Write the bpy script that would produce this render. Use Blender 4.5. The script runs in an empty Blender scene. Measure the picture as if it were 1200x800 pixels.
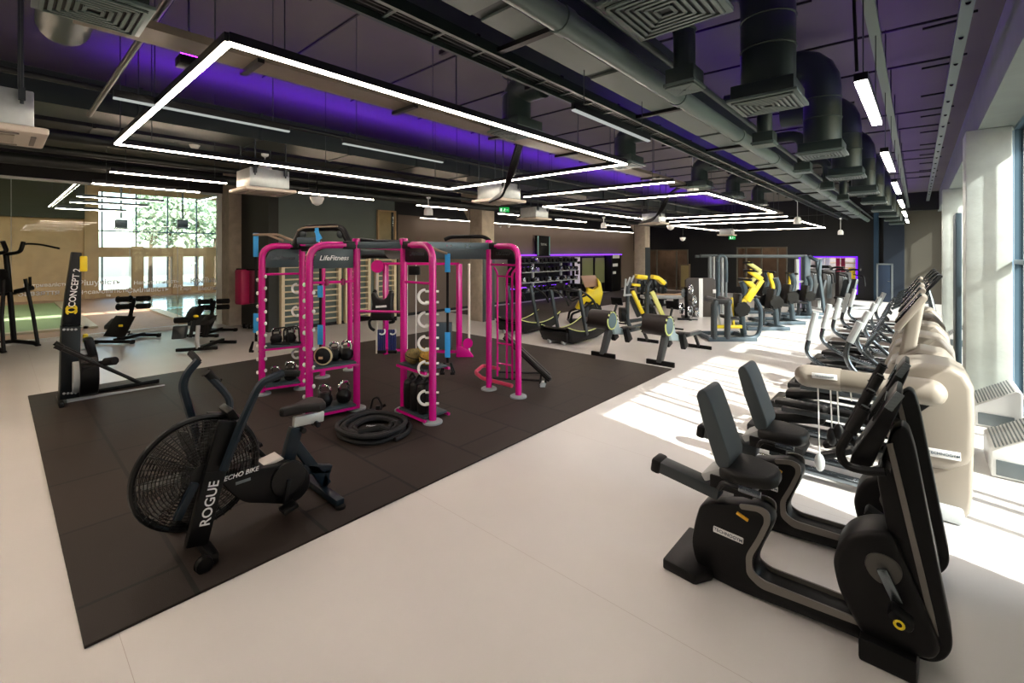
import bpy, bmesh, math, random
from mathutils import Vector, Matrix, Euler
R = random.Random(7)
SC = bpy.context.scene
COL = SC.collection
V = Vector

# ------------------------------------------------------------------ camera frame (used to read distances off the photograph)
CAM_H, FPX, CX, CY = 2.1, 536.0, 600.0, 296.0
YAW = math.atan2(475, 536)
FWD = V((-math.sin(YAW), math.cos(YAW), 0)); RGT = V((math.cos(YAW), math.sin(YAW), 0)); UP = V((0, 0, 1))
EYE = V((0, 0, CAM_H))
def ray(px, py): return FWD * FPX + RGT * (px - CX) - UP * (py - CY)
def PZ(px, py, z=0.0): r = ray(px, py); return EYE + r * ((z - CAM_H) / r.z)
def PXp(px, py, X): r = ray(px, py); return EYE + r * (X / r.x)
def PYp(px, py, Y): r = ray(px, py); return EYE + r * (Y / r.y)
def PD(px, py, d): return EYE + ray(px, py) * (d / FPX)

# ------------------------------------------------------------------ materials
MATS = {}
def lin(c):
    if isinstance(c, str):
        c = [int(c[i:i + 2], 16) / 255 for i in (0, 2, 4)]
        c = [x / 12.92 if x <= .04045 else ((x + .055) / 1.055) ** 2.4 for x in c]
    return (c[0], c[1], c[2], 1)
def mat(name, col, rough=.5, metal=0, spec=.5, var=.0, vs=8, bump=0, bs=60, coat=0, emit=None, es=0, trans=0, alpha=1):
    if name in MATS: return MATS[name]
    m = bpy.data.materials.new(name); m.use_nodes = True
    nt = m.node_tree; b = nt.nodes['Principled BSDF']
    b.inputs['Base Color'].default_value = lin(col); b.inputs['Roughness'].default_value = rough
    b.inputs['Metallic'].default_value = metal; b.inputs['Specular IOR Level'].default_value = spec
    b.inputs['Coat Weight'].default_value = coat; b.inputs['Transmission Weight'].default_value = trans
    if emit: b.inputs['Emission Color'].default_value = lin(emit); b.inputs['Emission Strength'].default_value = es
    tc = nt.nodes.new('ShaderNodeTexCoord')
    if var:
        n = nt.nodes.new('ShaderNodeTexNoise'); n.inputs['Scale'].default_value = vs; n.inputs['Detail'].default_value = 5
        nt.links.new(tc.outputs['Object'], n.inputs['Vector'])
        r = nt.nodes.new('ShaderNodeValToRGB'); c = lin(col)
        r.color_ramp.elements[0].position = .3; r.color_ramp.elements[1].position = .7
        r.color_ramp.elements[0].color = tuple(max(0, x * (1 - var)) for x in c[:3]) + (1,)
        r.color_ramp.elements[1].color = tuple(min(1, x * (1 + var)) for x in c[:3]) + (1,)
        nt.links.new(n.outputs['Fac'], r.inputs['Fac']); nt.links.new(r.outputs['Color'], b.inputs['Base Color'])
    if bump:
        n2 = nt.nodes.new('ShaderNodeTexNoise'); n2.inputs['Scale'].default_value = bs; n2.inputs['Detail'].default_value = 3
        nt.links.new(tc.outputs['Object'], n2.inputs['Vector'])
        bp = nt.nodes.new('ShaderNodeBump'); bp.inputs['Strength'].default_value = bump; bp.inputs['Distance'].default_value = .01
        nt.links.new(n2.outputs['Fac'], bp.inputs['Height']); nt.links.new(bp.outputs['Normal'], b.inputs['Normal'])
    MATS[name] = m
    return m
def emis(name, col, s):
    if name in MATS: return MATS[name]
    m = bpy.data.materials.new(name); m.use_nodes = True; nt = m.node_tree; nt.nodes.clear()
    e = nt.nodes.new('ShaderNodeEmission'); o = nt.nodes.new('ShaderNodeOutputMaterial')
    e.inputs['Color'].default_value = lin(col); e.inputs['Strength'].default_value = s
    nt.links.new(e.outputs[0], o.inputs[0]); MATS[name] = m
    return m

# ------------------------------------------------------------------ mesh building
SPLIT = {'suspension_wire', 'support_rail', 'coupling', 'hanger_rod', 'bolt', 'cross_bracket', 'flange', 'bracket', 'rubber_pad', 'base_frame', 'duct_clamp', 'cable_strand', 'cable', 'side_rail', 'air_slot'}
class MB:
    def __init__(s): s.bm = bmesh.new()
    def _xf(s, verts, c=None, rot=None):
        if rot is not None:
            if isinstance(rot, (int, float)): rot = Matrix.Rotation(rot, 3, 'Z')
            elif isinstance(rot, (tuple, list)): rot = Euler(rot).to_matrix()
            for v in verts: v.co = rot @ v.co
        if c is not None:
            c = V(c)
            for v in verts: v.co += c
    def _bevel(s, verts, w, seg=2, ang=.5):
        if not w: return
        vs = set(verts); es = set()
        for v in verts:
            for e in v.link_edges:
                if e.verts[0] in vs and e.verts[1] in vs and len(e.link_faces) == 2 and e.calc_face_angle(0) > ang: es.add(e)
        bmesh.ops.bevel(s.bm, geom=list(es), offset=w, segments=seg, profile=.5, affect='EDGES', clamp_overlap=True)
    def box(s, c, sz, rot=None, bev=0, seg=2):
        r = bmesh.ops.create_cube(s.bm, size=1)['verts']
        for v in r: v.co = V((v.co.x * sz[0], v.co.y * sz[1], v.co.z * sz[2]))
        s._xf(r, c, rot); s._bevel(r, bev, seg)
        return s
    def box2(s, a, b, bev=0):
        return s.box([(a[i] + b[i]) / 2 for i in range(3)], [abs(b[i] - a[i]) for i in range(3)], bev=bev)
    def bar(s, p0, p1, w, h, side=None, bev=0):
        """rectangular bar from p0 to p1; w across `side`, h the other way"""
        p0 = V(p0); p1 = V(p1); d = (p1 - p0); L = d.length; d.normalize()
        sd = V(side) if side is not None else (V((0, 0, 1)).cross(d) if abs(d.z) < .99 else V((1, 0, 0)))
        sd = (sd - d * sd.dot(d)).normalized(); n = d.cross(sd)
        r = bmesh.ops.create_cube(s.bm, size=1)['verts']; mid = (p0 + p1) / 2
        for v in r: v.co = mid + d * (v.co.x * L) + sd * (v.co.y * w) + n * (v.co.z * h)
        bmesh.ops.recalc_face_normals(s.bm, faces=list({f for v in r for f in v.link_faces}))
        s._bevel(r, bev)
        return s
    def cyl(s, p0, p1, r, r2=None, n=18, bev=0):
        p0 = V(p0); p1 = V(p1); d = p1 - p0; r2 = r if r2 is None else r2
        vs = bmesh.ops.create_cone(s.bm, cap_ends=True, segments=n, radius1=r, radius2=r2, depth=d.length)['verts']
        q = V((0, 0, 1)).rotation_difference(d.normalized()).to_matrix(); mid = (p0 + p1) / 2
        for v in vs: v.co = q @ v.co + mid
        s._bevel(vs, bev, 2, .9)
        return s
    def sph(s, c, r, sc=(1, 1, 1), u=16, v=10, rot=None):
        vs = bmesh.ops.create_uvsphere(s.bm, u_segments=u, v_segments=v, radius=r)['verts']
        for w in vs: w.co = V((w.co.x * sc[0], w.co.y * sc[1], w.co.z * sc[2]))
        s._xf(vs, c, rot)
        return s
    @staticmethod
    def fillet(pts, f, seg=5):
        pts = [V(p) for p in pts]
        if not f or len(pts) < 3: return pts
        out = [pts[0]]
        for i in range(1, len(pts) - 1):
            a, b, c = pts[i - 1], pts[i], pts[i + 1]
            la, lc = (a - b).length, (c - b).length; k = min(f, la * .48, lc * .48)
            p, q = b + (a - b).normalized() * k, b + (c - b).normalized() * k
            for j in range(seg + 1):
                t = j / seg; out.append(p * (1 - t) ** 2 + b * 2 * t * (1 - t) + q * t ** 2)
        out.append(pts[-1])
        return out
    def tube(s, pts, r, n=10, fil=0, closed=False, flat=1.0, r_end=None):
        pts = s.fillet(pts, fil); rings = []; N = len(pts)
        t0 = (pts[1] - pts[0]).normalized(); up = V((0, 0, 1)) if abs(t0.z) < .9 else V((0, 1, 0))
        x = t0.cross(up).normalized()
        for i, p in enumerate(pts):
            if closed: t = (pts[(i + 1) % N] - pts[i - 1]).normalized()
            else: t = (pts[min(i + 1, N - 1)] - pts[max(i - 1, 0)]).normalized()
            x = (x - t * x.dot(t)).normalized(); y = t.cross(x)
            rr = r if r_end is None else r + (r_end - r) * i / (N - 1)
            rings.append([s.bm.verts.new(p + x * (rr * math.cos(2 * math.pi * k / n)) + y * (rr * flat * math.sin(2 * math.pi * k / n))) for k in range(n)])
        for i in range(N if closed else N - 1):
            a, b = rings[i], rings[(i + 1) % N]
            for k in range(n): s.bm.faces.new((a[k], a[(k + 1) % n], b[(k + 1) % n], b[k]))
        if not closed:
            s.bm.faces.new(rings[0][::-1]); s.bm.faces.new(rings[-1])
        return s
    def torus(s, c, Rr, r, axis=(0, 0, 1), n=24, m=8, a0=0, a1=2 * math.pi):
        q = V((0, 0, 1)).rotation_difference(V(axis).normalized()).to_matrix(); c = V(c)
        full = abs(a1 - a0 - 2 * math.pi) < 1e-3
        pts = [c + q @ V((Rr * math.cos(a0 + (a1 - a0) * i / n), Rr * math.sin(a0 + (a1 - a0) * i / n), 0)) for i in range(n if full else n + 1)]
        return s.tube(pts, r, m, closed=full)
    @staticmethod
    def rnd(pts, f, seg=4):
        pts = [V(p) for p in pts]; out = []; n = len(pts)
        for i in range(n):
            a, b, c = pts[i - 1], pts[i], pts[(i + 1) % n]; la, lc = (a - b).length, (c - b).length; k = min(f, la * .48, lc * .48)
            p, q = b + (a - b).normalized() * k, b + (c - b).normalized() * k
            for j in range(seg + 1): t = j / seg; out.append(p * (1 - t) ** 2 + b * 2 * t * (1 - t) + q * t ** 2)
        return out
    def prism(s, pts, th, bev=0, seg=2, rad=0):
        if rad: pts = s.rnd(pts, rad)
        return s._prism(pts, th, bev, seg)
    def _prism(s, pts, th, bev=0, seg=2):
        """planar polygon (3-D points) pushed along vector th, centred on the plane"""
        th = V(th); a = [s.bm.verts.new(V(p) - th / 2) for p in pts]; b = [s.bm.verts.new(V(p) + th / 2) for p in pts]; n = len(pts)
        fs = [s.bm.faces.new(a), s.bm.faces.new(b[::-1])]
        for i in range(n): fs.append(s.bm.faces.new((a[i], b[i], b[(i + 1) % n], a[(i + 1) % n])))
        bmesh.ops.recalc_face_normals(s.bm, faces=fs)
        if bev: s._bevel(a + b, bev, seg, .8)
        return s
    def lathe(s, prof, o=(0, 0, 0), axis=(0, 0, 1), n=20):
        q = V((0, 0, 1)).rotation_difference(V(axis).normalized()).to_matrix(); o = V(o); rings = []
        for r, z in prof:
            rings.append([s.bm.verts.new(o + q @ V((max(r, 1e-4) * math.cos(2 * math.pi * k / n), max(r, 1e-4) * math.sin(2 * math.pi * k / n), z))) for k in range(n)])
        for a, b in zip(rings, rings[1:]):
            for k in range(n): s.bm.faces.new((a[k], a[(k + 1) % n], b[(k + 1) % n], b[k]))
        s.bm.faces.new(rings[0][::-1]); s.bm.faces.new(rings[-1])
        return s
    def quad(s, *p): s.bm.faces.new([s.bm.verts.new(V(q)) for q in p]); return s
    def text(s, txt, size, M, depth=.002, shear=0, ax='CENTER', bold=.012):
        cu = bpy.data.curves.new('t', 'FONT'); cu.body = txt; cu.size = size; cu.extrude = depth; cu.align_x = ax; cu.align_y = 'CENTER'; cu.shear = shear
        cu.offset = size * bold; cu.resolution_u = 3; o = bpy.data.objects.new('t', cu); COL.objects.link(o); bpy.context.view_layer.update()
        me = bpy.data.meshes.new_from_object(o.evaluated_get(bpy.context.evaluated_depsgraph_get()))
        me.transform(M); s.bm.from_mesh(me); bpy.data.objects.remove(o); bpy.data.curves.remove(cu); bpy.data.meshes.remove(me)
        return s
    def islands(s):
        seen = set(); out = []
        for v in s.bm.verts:
            if v in seen: continue
            st = [v]; isl = []; seen.add(v)
            while st:
                a = st.pop(); isl.append(a)
                for e in a.link_edges:
                    b = e.other_vert(a)
                    if b not in seen: seen.add(b); st.append(b)
            out.append(isl)
        return out
    def build(s, name, m, parent=None, smooth=True):
        if name in SPLIT:
            isl = s.islands()
            if len(isl) > 1:
                s.bm.verts.index_update(); o = None
                for vs in isl:
                    n = MB(); mp = {v: n.bm.verts.new(v.co) for v in vs}
                    for f in {f for v in vs for f in v.link_faces}: n.bm.faces.new([mp[v] for v in f.verts])
                    o = n._build(name, m, parent, smooth)
                s.bm.free(); return o
        return s._build(name, m, parent, smooth)
    def _build(s, name, m, parent=None, smooth=True):
        org = V((0, 0, 0)); p = parent
        while p is not None: org += p.location; p = p.parent
        if org.length: bmesh.ops.translate(s.bm, verts=s.bm.verts, vec=-org)
        me = bpy.data.meshes.new(name); s.bm.normal_update(); s.bm.to_mesh(me); s.bm.free()
        if smooth:
            me.shade_smooth(); me.set_sharp_from_angle(angle=.6)
        me.materials.append(m)
        o = bpy.data.objects.new(name, me); COL.objects.link(o)
        if parent: o.parent = parent
        return o
def plane_m(o, ex, ey):
    """matrix that puts a text's x along ex and its y along ey at o"""
    ex = V(ex).normalized(); ey = V(ey).normalized(); ez = ex.cross(ey)
    M = Matrix((ex, ey, ez)).transposed().to_4x4(); M.translation = V(o)
    return M
def tag(o, label, cat, group=None, kind=None):
    if label: o['label'] = label
    if cat: o['category'] = cat
    if group: o['group'] = group
    if kind: o['kind'] = kind
    return o
def thing(name, label, cat, loc=(0, 0, 0), group=None):
    o = bpy.data.objects.new(name, None); o.empty_display_size = .1; COL.objects.link(o); o.location = loc
    return tag(o, label, cat, group)
def struct(o, label=None):
    o['kind'] = 'structure'
    if label: o['label'] = label
    return o
def plabel(o, label): o['label'] = label; return o
def copy_tree(o, parent=None):
    c = o.copy(); COL.objects.link(c); c.parent = parent
    for ch in [x for x in list(o.children)]: copy_tree(ch, c)
    return c
def dup(o, label, loc, rz=None, group=None, scale=None):
    c = copy_tree(o); c.location = loc; c['label'] = label
    if rz is not None: c.rotation_euler.z = rz
    if group: c['group'] = group
    if scale: c.scale = (scale,) * 3
    return c

# palette
M_black = mat('black plastic', '09090a', .4, spec=.25)
M_blackm = mat('black painted steel', '0a0b0c', .36, spec=.35)
M_rubber = mat('black rubber', '0a0a0a', .7, spec=.3)
M_vinyl = mat('black vinyl padding', '0f0e0e', .5, spec=.4, bump=.1, bs=90)
M_dgrey = mat('dark grey steel', '3b4144', .4, metal=.3)
M_grey = mat('mid grey steel', '6f777a', .4, metal=.4)
M_lgrey = mat('light grey plastic', 'a9adad', .45)
M_chrome = mat('chrome', 'd8dcde', .15, metal=1)
M_steel = mat('brushed steel', '757d83', .25, metal=.95)
M_white = mat('white plastic', 'e8e8e6', .4)
M_cream = mat('cream plastic shell', '8c8378', .4, coat=.15)
M_yel = mat('yellow paint', 'e8cf1e', .4)
M_palyel = mat('pale yellow paint', 'd9d67a', .4)
M_pink = mat('magenta gloss paint', 'c80f83', .26, coat=.5)
M_blue = mat('blue webbing', '2f9be0', .6)
M_navy = mat('navy paint', '0b1b26', .4, spec=.35)
M_letter = mat('white lettering', 'f0f0f0', .5)
# ================================================================== SETTING
K = .7                                    # overhead services are laid out in a 1.5 m-above-eye frame and hung at 0.7 of it
def O(p): return EYE + (V(p) - EYE) * K
def up_build(mb, name, m, parent=None):
    for v in mb.bm.verts: v.co = O(v.co)
    return mb.build(name, m, parent)
GX, RX, YF, YB, ZC = -15.4, .95, 25.4, -4.0, 4.45

# floor: cream sheet vinyl with faint welded seams
def floor_mat():
    m = mat('cream vinyl floor', 'd3cfcb', .33, spec=.45, var=.035, vs=1.2); nt = m.node_tree; b = nt.nodes['Principled BSDF']
    src = b.inputs['Base Color'].links[0].from_socket
    tc = nt.nodes.new('ShaderNodeTexCoord'); sp = nt.nodes.new('ShaderNodeSeparateXYZ'); nt.links.new(tc.outputs['Object'], sp.inputs[0])
    def mth(op, a, b_): 
        n = nt.nodes.new('ShaderNodeMath'); n.operation = op
        for i, x in enumerate((a, b_)):
            if isinstance(x, (int, float)): n.inputs[i].default_value = x
            else: nt.links.new(x, n.inputs[i])
        return n.outputs[0]
    f = mth('LESS_THAN', mth('ABSOLUTE', mth('SUBTRACT', mth('FRACT', mth('DIVIDE', mth('ADD', sp.outputs[1], 20.55), 2.0), 0), .5), 0), .0007)
    mx = nt.nodes.new('ShaderNodeMix'); mx.data_type = 'RGBA'; nt.links.new(f, mx.inputs[0]); nt.links.new(src, mx.inputs[6])
    mx.inputs[7].default_value = lin('b4aaa3'); nt.links.new(mx.outputs[2], b.inputs['Base Color'])
    return m
def tile_mat(name, col, col2):
    m = mat(name, col, .58, spec=.28); nt = m.node_tree; b = nt.nodes['Principled BSDF']
    b.inputs['Sheen Weight'].default_value = .07; b.inputs['Sheen Roughness'].default_value = .5; b.inputs['Sheen Tint'].default_value = lin('c8b4a6')
    tc = nt.nodes.new('ShaderNodeTexCoord'); br = nt.nodes.new('ShaderNodeTexBrick'); n = nt.nodes.new('ShaderNodeTexNoise')
    br.inputs['Scale'].default_value = 1; br.inputs['Brick Width'].default_value = 1.05; br.inputs['Row Height'].default_value = .82
    br.inputs['Mortar Size'].default_value = .017; br.inputs['Mortar Smooth'].default_value = .3
    br.inputs['Color1'].default_value = lin(col); br.inputs['Color2'].default_value = lin(col2); br.inputs['Mortar'].default_value = lin('040303')
    nt.links.new(tc.outputs['Object'], br.inputs['Vector'])
    n.inputs['Scale'].default_value = 160; n.inputs['Detail'].default_value = 2; nt.links.new(tc.outputs['Object'], n.inputs['Vector'])
    mx = nt.nodes.new('ShaderNodeMix'); mx.data_type = 'RGBA'; mx.blend_type = 'MULTIPLY'; mx.inputs[0].default_value = .5
    nt.links.new(br.outputs['Color'], mx.inputs[6]); nt.links.new(n.outputs['Fac'], mx.inputs[7]); nt.links.new(mx.outputs[2], b.inputs['Base Color'])
    bp = nt.nodes.new('ShaderNodeBump'); bp.inputs['Strength'].default_value = .25; bp.inputs['Distance'].default_value = .004
    nt.links.new(n.outputs['Fac'], bp.inputs['Height']); nt.links.new(bp.outputs['Normal'], b.inputs['Normal'])
    return m
M_floor = floor_mat(); M_tile = tile_mat('black rubber tiles', '2d231e', '231b17')
M_ceil = mat('dark painted slab', '5a574f', .85, var=.12, vs=.7)
M_dwall = mat('near black wall paint', '08090a', .7); M_gwall = mat('grey green wall paint', '5f6a65', .7, var=.04, vs=2)
M_bwall = mat('brown wall paint', '64564c', .7, var=.04, vs=2); M_conc = mat('board marked concrete', 'b8ac9b', .75, var=.14, vs=5, bump=.3, bs=25)
M_cwhite = mat('pale concrete', 'cdd3cd', .75, var=.08, vs=5, bump=.2, bs=25); M_duct = mat('dark green grey duct', '25312e', .42, metal=.2)
M_ductl = mat('grey duct underside', '666f6b', .5, metal=.2); M_pipe = mat('grey green pipe lacquer', '5b6965', .38, metal=.2)
M_tan = mat('tan render', 'bb9c76', .75, var=.08, vs=3); M_olive = mat('olive wall paint', '575349', .7); M_deepblue = mat('deep blue paint', '0a1a2a', .6)
def glass_mat(name, tint=(.95, .98, .97), gl=.3):
    m = bpy.data.materials.new(name); m.use_nodes = True; nt = m.node_tree; nt.nodes.clear()
    o = nt.nodes.new('ShaderNodeOutputMaterial'); mx = nt.nodes.new('ShaderNodeMixShader'); t = nt.nodes.new('ShaderNodeBsdfTransparent'); g = nt.nodes.new('ShaderNodeBsdfGlossy')
    lw = nt.nodes.new('ShaderNodeFresnel'); lw.inputs['IOR'].default_value = 1.45
    g.inputs['Roughness'].default_value = 0; g.inputs['Color'].default_value = (gl, gl, gl, 1); t.inputs['Color'].default_value = tint + (1,)
    nt.links.new(lw.outputs[0], mx.inputs[0]); nt.links.new(t.outputs[0], mx.inputs[1]); nt.links.new(g.outputs[0], mx.inputs[2]); nt.links.new(mx.outputs[0], o.inputs[0])
    return m
M_glass = glass_mat('clear pane')

struct(MB().box2((GX, YB, -.2), (RX + .25, YF + .2, 0)).build('floor', M_floor))
o = MB().box2((-9.7, .31, .0), (-3.3, 8.05, .018), bev=.004).build('rubber_floor_mat', M_tile)
tag(o, 'large black rubber tile mat under the magenta training rig', 'floor mat')
M_tile2 = tile_mat('dark brown rubber tiles', '352a25', '2c231f')
o = MB().box2((-12.3, 10.6, .0), (-9.3, 24.6, .014), bev=.004).build('rubber_floor_mat', M_tile2)
tag(o, 'dark brown rubber mat in front of the dumbbell racks on the far brown wall', 'floor mat')
struct(MB().box2((GX, YB, ZC), (RX + .4, YF + .2, ZC + .2)).build('ceiling', M_ceil))
struct(MB().box2((GX - .2, YB - .2, 0), (RX + .4, YB, ZC)).build('wall_back', M_gwall))
# window wall on the right: solid up to Y=4.2, then glazing between concrete columns under a deep beam
struct(MB().box2((RX, YB, 0), (RX + .25, 4.1, ZC)).build('wall_right', M_cwhite))
struct(MB().box2((.62, YB, 3.78), (1.3, YF, ZC)).build('beam', mat('grey beam paint', '8b938f', .7, var=.06, vs=3)))
struct(MB().box2((RX, 4.1, 0), (RX + .25, YF, .1)).build('trim_1', M_cwhite))
for i, (y, yb) in enumerate(((1.4, 1.9), (8.9, 9.45), (16.7, 17.2))):
    struct(MB().box2((.5, y, 0), (.94, yb, 3.78), bev=.015).build('column', M_cwhite))
M_frame = mat('blue grey window frame', '5e7688', .4, metal=.3)
def window(n, y0, y1):
    w = MB()
    for z in (.1, 1.95, 3.74): w.box2((RX + .02, y0, z), (RX + .12, y1, z + .06))
    k = max(2, round((y1 - y0) / 1.3)); st = (y1 - y0) / k
    for j in range(k + 1): w.box2((RX + .02, y0 + j * st - .03, .1), (RX + .14, y0 + j * st + .03, 3.8))
    f = struct(w.build(f'window_{n}', M_frame)); 
    MB().box2((RX + .06, y0, .1), (RX + .075, y1, 3.8)).build('glass', M_glass, f)
    s = MB()
    y = 4.26 + .62 * math.ceil((y0 + .2 - 4.26) / .62)
    while y < y1 - .2:
        s.box((RX + .32, y, 1.95), (.09, .05, 3.7)); y += .62
    s.box((RX + .32, y1 - .285, 1.95), (.03, .025, 3.7)); s.box2((RX + .28, y0, 3.7), (RX + .36, y1, 3.76)); s.box2((RX + .28, y0, .1), (RX + .36, y1, .16))  # thin extra post added to shade a strip down the column
    s.build('sun_fins', M_frame, f)
window(2, 4.15, 9.05); window(3, 9.3, 16.85); window(4, 17.2, 25.3)
# pool glazing on the left
def pool_window():
    w = MB(); fr = mat('white window frame', 'e4e6e0', .45)
    w.box2((GX - .05, YB, 0), (GX + .05, 4.45, .08)); w.box2((GX - .05, YB, 3.78), (GX + .05, 4.45, 3.84)); w.box2((GX - .06, 4.3, 0), (GX + .06, 4.42, 3.84))
    f = struct(w.build('window_1', fr)); MB().box2((GX - .01, YB, .08), (GX + .005, 4.3, 3.8)).build('glass', M_glass, f)
    s = MB()
    for px in (13, 152, 208): y = PXp(px, 300, GX).y; s.box2((GX + .006, y - .006, .08), (GX + .012, y + .006, 3.78))
    s.build('glass_joint', M_lgrey, f)
    t = MB()
    words = [('Витривалість', 54, 334, 44, 1), ('Завзяття', 46, 343.5, 42, 1), ('Рішучість', 117, 331, 44, 1), ('Несамовитість', 122, 341.5, 48, 1), ('Наполегливість', 184, 330.5, 44, 1),
             ('Сміливість', 174, 339.5, 42, 1), ('Країна', 238.5, 328.5, 26, 1), ('Гарт', 218, 338, 11, 1), ('Виклик', 245, 337.5, 20, 1), ('та', 127, 346, 5, 1), ('Дух', 208, 334.8, 7, 1)]
    for wd, px, py, wpx, sz in words:
        a = PXp(px, py, GX + .008); wm = PXp(px + wpx / 2, py, GX).y - PXp(px - wpx / 2, py, GX).y; t.text(wd, 1.25 * wm / (.56 * len(wd)), plane_m(a, (0, 1, 0), (0, 0, 1)), .001, bold=.018)
    t.build('lettering', mat('white frosted film', 'fafafa', .6), f)
pool_window()
struct(MB().box2((GX - .1, YB, 3.84), (GX + .1, 4.45, ZC)).build('wall_left', M_dwall))
struct(MB().box2((GX - .15, 4.43, 0), (-14.75, 5.0, ZC)).build('column', M_conc))
struct(MB().box2((-15.3, 4.75, 0), (-12.75, 5.0, ZC)).build('wall_left', mat('charcoal wall paint', '2b2d2a', .7)))
struct(MB().box2((-12.95, 5.0, 0), (-12.75, 7.95, 3.9)).build('wall_left', M_gwall))
struct(MB().box2((-12.95, 5.0, 3.9), (-12.7, YF, ZC)).build('wall_left', M_dwall))
struct(MB().box2((-12.95, 7.95, 3.45), (-12.75, 8.62, 3.9)).build('wall_left', M_gwall)); struct(MB().box2((-12.95, 7.95, 0), (-12.75, 8.62, 2.3)).build('wall_left', M_gwall))
struct(MB().box2((-12.95, 8.62, 0), (-12.75, 8.75, 3.9)).build('trim_2', M_dwall))
struct(MB().box2((-12.95, 8.75, 0), (-12.75, YF, 3.35)).build('wall_left', M_bwall))
struct(MB().box2((-12.95, 8.75, 3.35), (-12.75, YF, 3.9)).build('wall_left', M_dwall))
fw = MB().box2((-12.75, 7.95, 2.3), (-12.66, 7.99, 3.45)); fw.box2((-12.75, 8.58, 2.3), (-12.66, 8.62, 3.45)); fw.box2((-12.75, 7.95, 3.41), (-12.66, 8.62, 3.45))
f5 = struct(fw.build('window_5', M_tan)); MB().box2((-12.86, 7.95, 2.3), (-12.845, 8.62, 3.45)).build('glass', M_glass, f5)
struct(MB().box2((-12.75, 5.0, 0), (-12.72, 7.95, .09)).build('baseboard_left', M_dwall))
struct(MB().box2((-12.75, 8.75, 0), (-12.72, YF, .09)).build('baseboard_left', M_dwall))
# far wall: black, with three lit openings, a blue door and an olive end bay
def FX(px): return PYp(px, 300, YF).x
def FZ(px, py): return PYp(px, py, YF).z
op = [(FX(736), FX(806), 0, FZ(770, 293)), (FX(864), FX(922), .35, FZ(890, 290)), (FX(937), FX(1004), .25, FZ(970, 301))]
xs = [-12.95] + [v for o_ in op for v in o_[:2]] + [FX(1059)]
fwm = MB()
for i in range(0, len(xs), 2): fwm.box2((xs[i], YF, 0), (xs[i + 1], YF + .2, ZC))
for x0, x1, z0, z1 in op:
    fwm.box2((x0, YF, z1), (x1, YF + .2, ZC))
    if z0: fwm.box2((x0, YF, 0), (x1, YF + .2, z0))
struct(fwm.build('wall_far', M_dwall))
struct(MB().box2((FX(1059), YF, 0), (RX + .3, YF + .2, ZC)).build('wall_far', M_olive))
struct(MB().box2((FX(1036), YF - .35, 0), (FX(1060), YF, ZC)).build('wall_far', M_deepblue))
struct(MB().box2((-12.7, YF - 1.6, 3.75), (.62, YF - 1.3, ZC)).build('beam', M_dwall))
struct(MB().box2((FX(1024), YF - .12, 0), (FX(1030), YF, ZC)).build('column', mat('blue column paint', '1b4058', .5)))
# rooms seen through the openings
M_warm = mat('warm panelled wall', '6b5b4d', .7, var=.3, vs=2)
for i, (x0, x1, z0, z1) in enumerate(op):
    bx = MB().box2((x0 - .3, YF + 2.2, 0), (x1 + .3, YF + 2.3, 3)); bx.box2((x0 - .4, YF + .2, 0), (x0 - .3, YF + 2.3, 3)); bx.box2((x1 + .3, YF + .2, 0), (x1 + .4, YF + 2.3, 3))
    bx.box2((x0 - .4, YF + .2, 2.9), (x1 + .4, YF + 2.3, 3)); bx.box2((x0 - .4, YF + .2, -.1), (x1 + .4, YF + 2.3, 0))
    struct(bx.build('wall_far', M_warm if i < 2 else mat('white alcove wall', 'c9c4c4', .7)))
    fr = MB()
    for x in (x0, x1): fr.box((x, YF - .02, (z0 + z1) / 2), (.06, .06, z1 - z0))
    fr.box(((x0 + x1) / 2, YF - .02, z1), (x1 - x0 + .06, .06, .06))
    if i < 2:
        for q in (.18, .5, .82): fr.box((x0 + (x1 - x0) * q, YF + .05, z1 / 2), (.07, .08, z1))
    struct(fr.build(f'trim_{3 + i}', M_olive if i < 2 else emis('purple edge light', '6a1cff', 2.2)))
    l = thing('ceiling_panel_light', ['square lamp in the room behind the widest far opening', 'square lamp in the room behind the middle far opening', 'square lamp inside the purple edged alcove'][i], 'lamp', ((x0 + x1) / 2, YF + 1.3, 2.88))
    MB().box(((x0 + x1) / 2, YF + 1.3, 2.88), (1.2, .8, .04)).build('lamp_housing', M_white, l)
    MB().box(((x0 + x1) / 2, YF + 1.3, 2.855), (1.1, .7, .012)).build('lamp_diffuser', emis('room lamp %d' % i, ['ffe0c0', 'ffe0c0', 'ffffff'][i], [5, 5, 25][i]), l)
d0, d1 = PYp(1025, 300, YF - .36).x + .12, PYp(1044.5, 300, YF - .36).x
d = struct(MB().box2((d0, YF - .42, .02), (d1, YF - .36, FZ(1035, 310)), bev=.01).build('door_1', mat('blue door leaf', '0b2036', .5)))
fr = MB()
for x in (d0 - .03, d1 + .03): fr.box2((x - .03, YF - .43, 0), (x + .03, YF - .35, FZ(1035, 309)))
fr.box2((d0 - .06, YF - .43, FZ(1035, 310)), (d1 + .06, YF - .35, FZ(1035, 308.5))); fr.build('door_frame', M_grey, d)
MB().cyl((d1 - .12, YF - .5, .9), (d1 - .02, YF - .5, .9), .02).cyl((d1 - .05, YF - .5, .9), (d1 - .05, YF - .4, .9), .015).build('door_handle', M_steel, d)
q = struct(MB().box2((FX(797), YF - .05, .0), (FX(809), YF, FZ(800, 309))).build('door_2', mat('tan framed door', '6b5c48', .5)))
MB().box2((FX(798.5), YF - .06, .2), (FX(807.5), YF - .045, FZ(800, 311))).build('door_glass', mat('amber glass', '8f7f55', .3), q)

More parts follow.
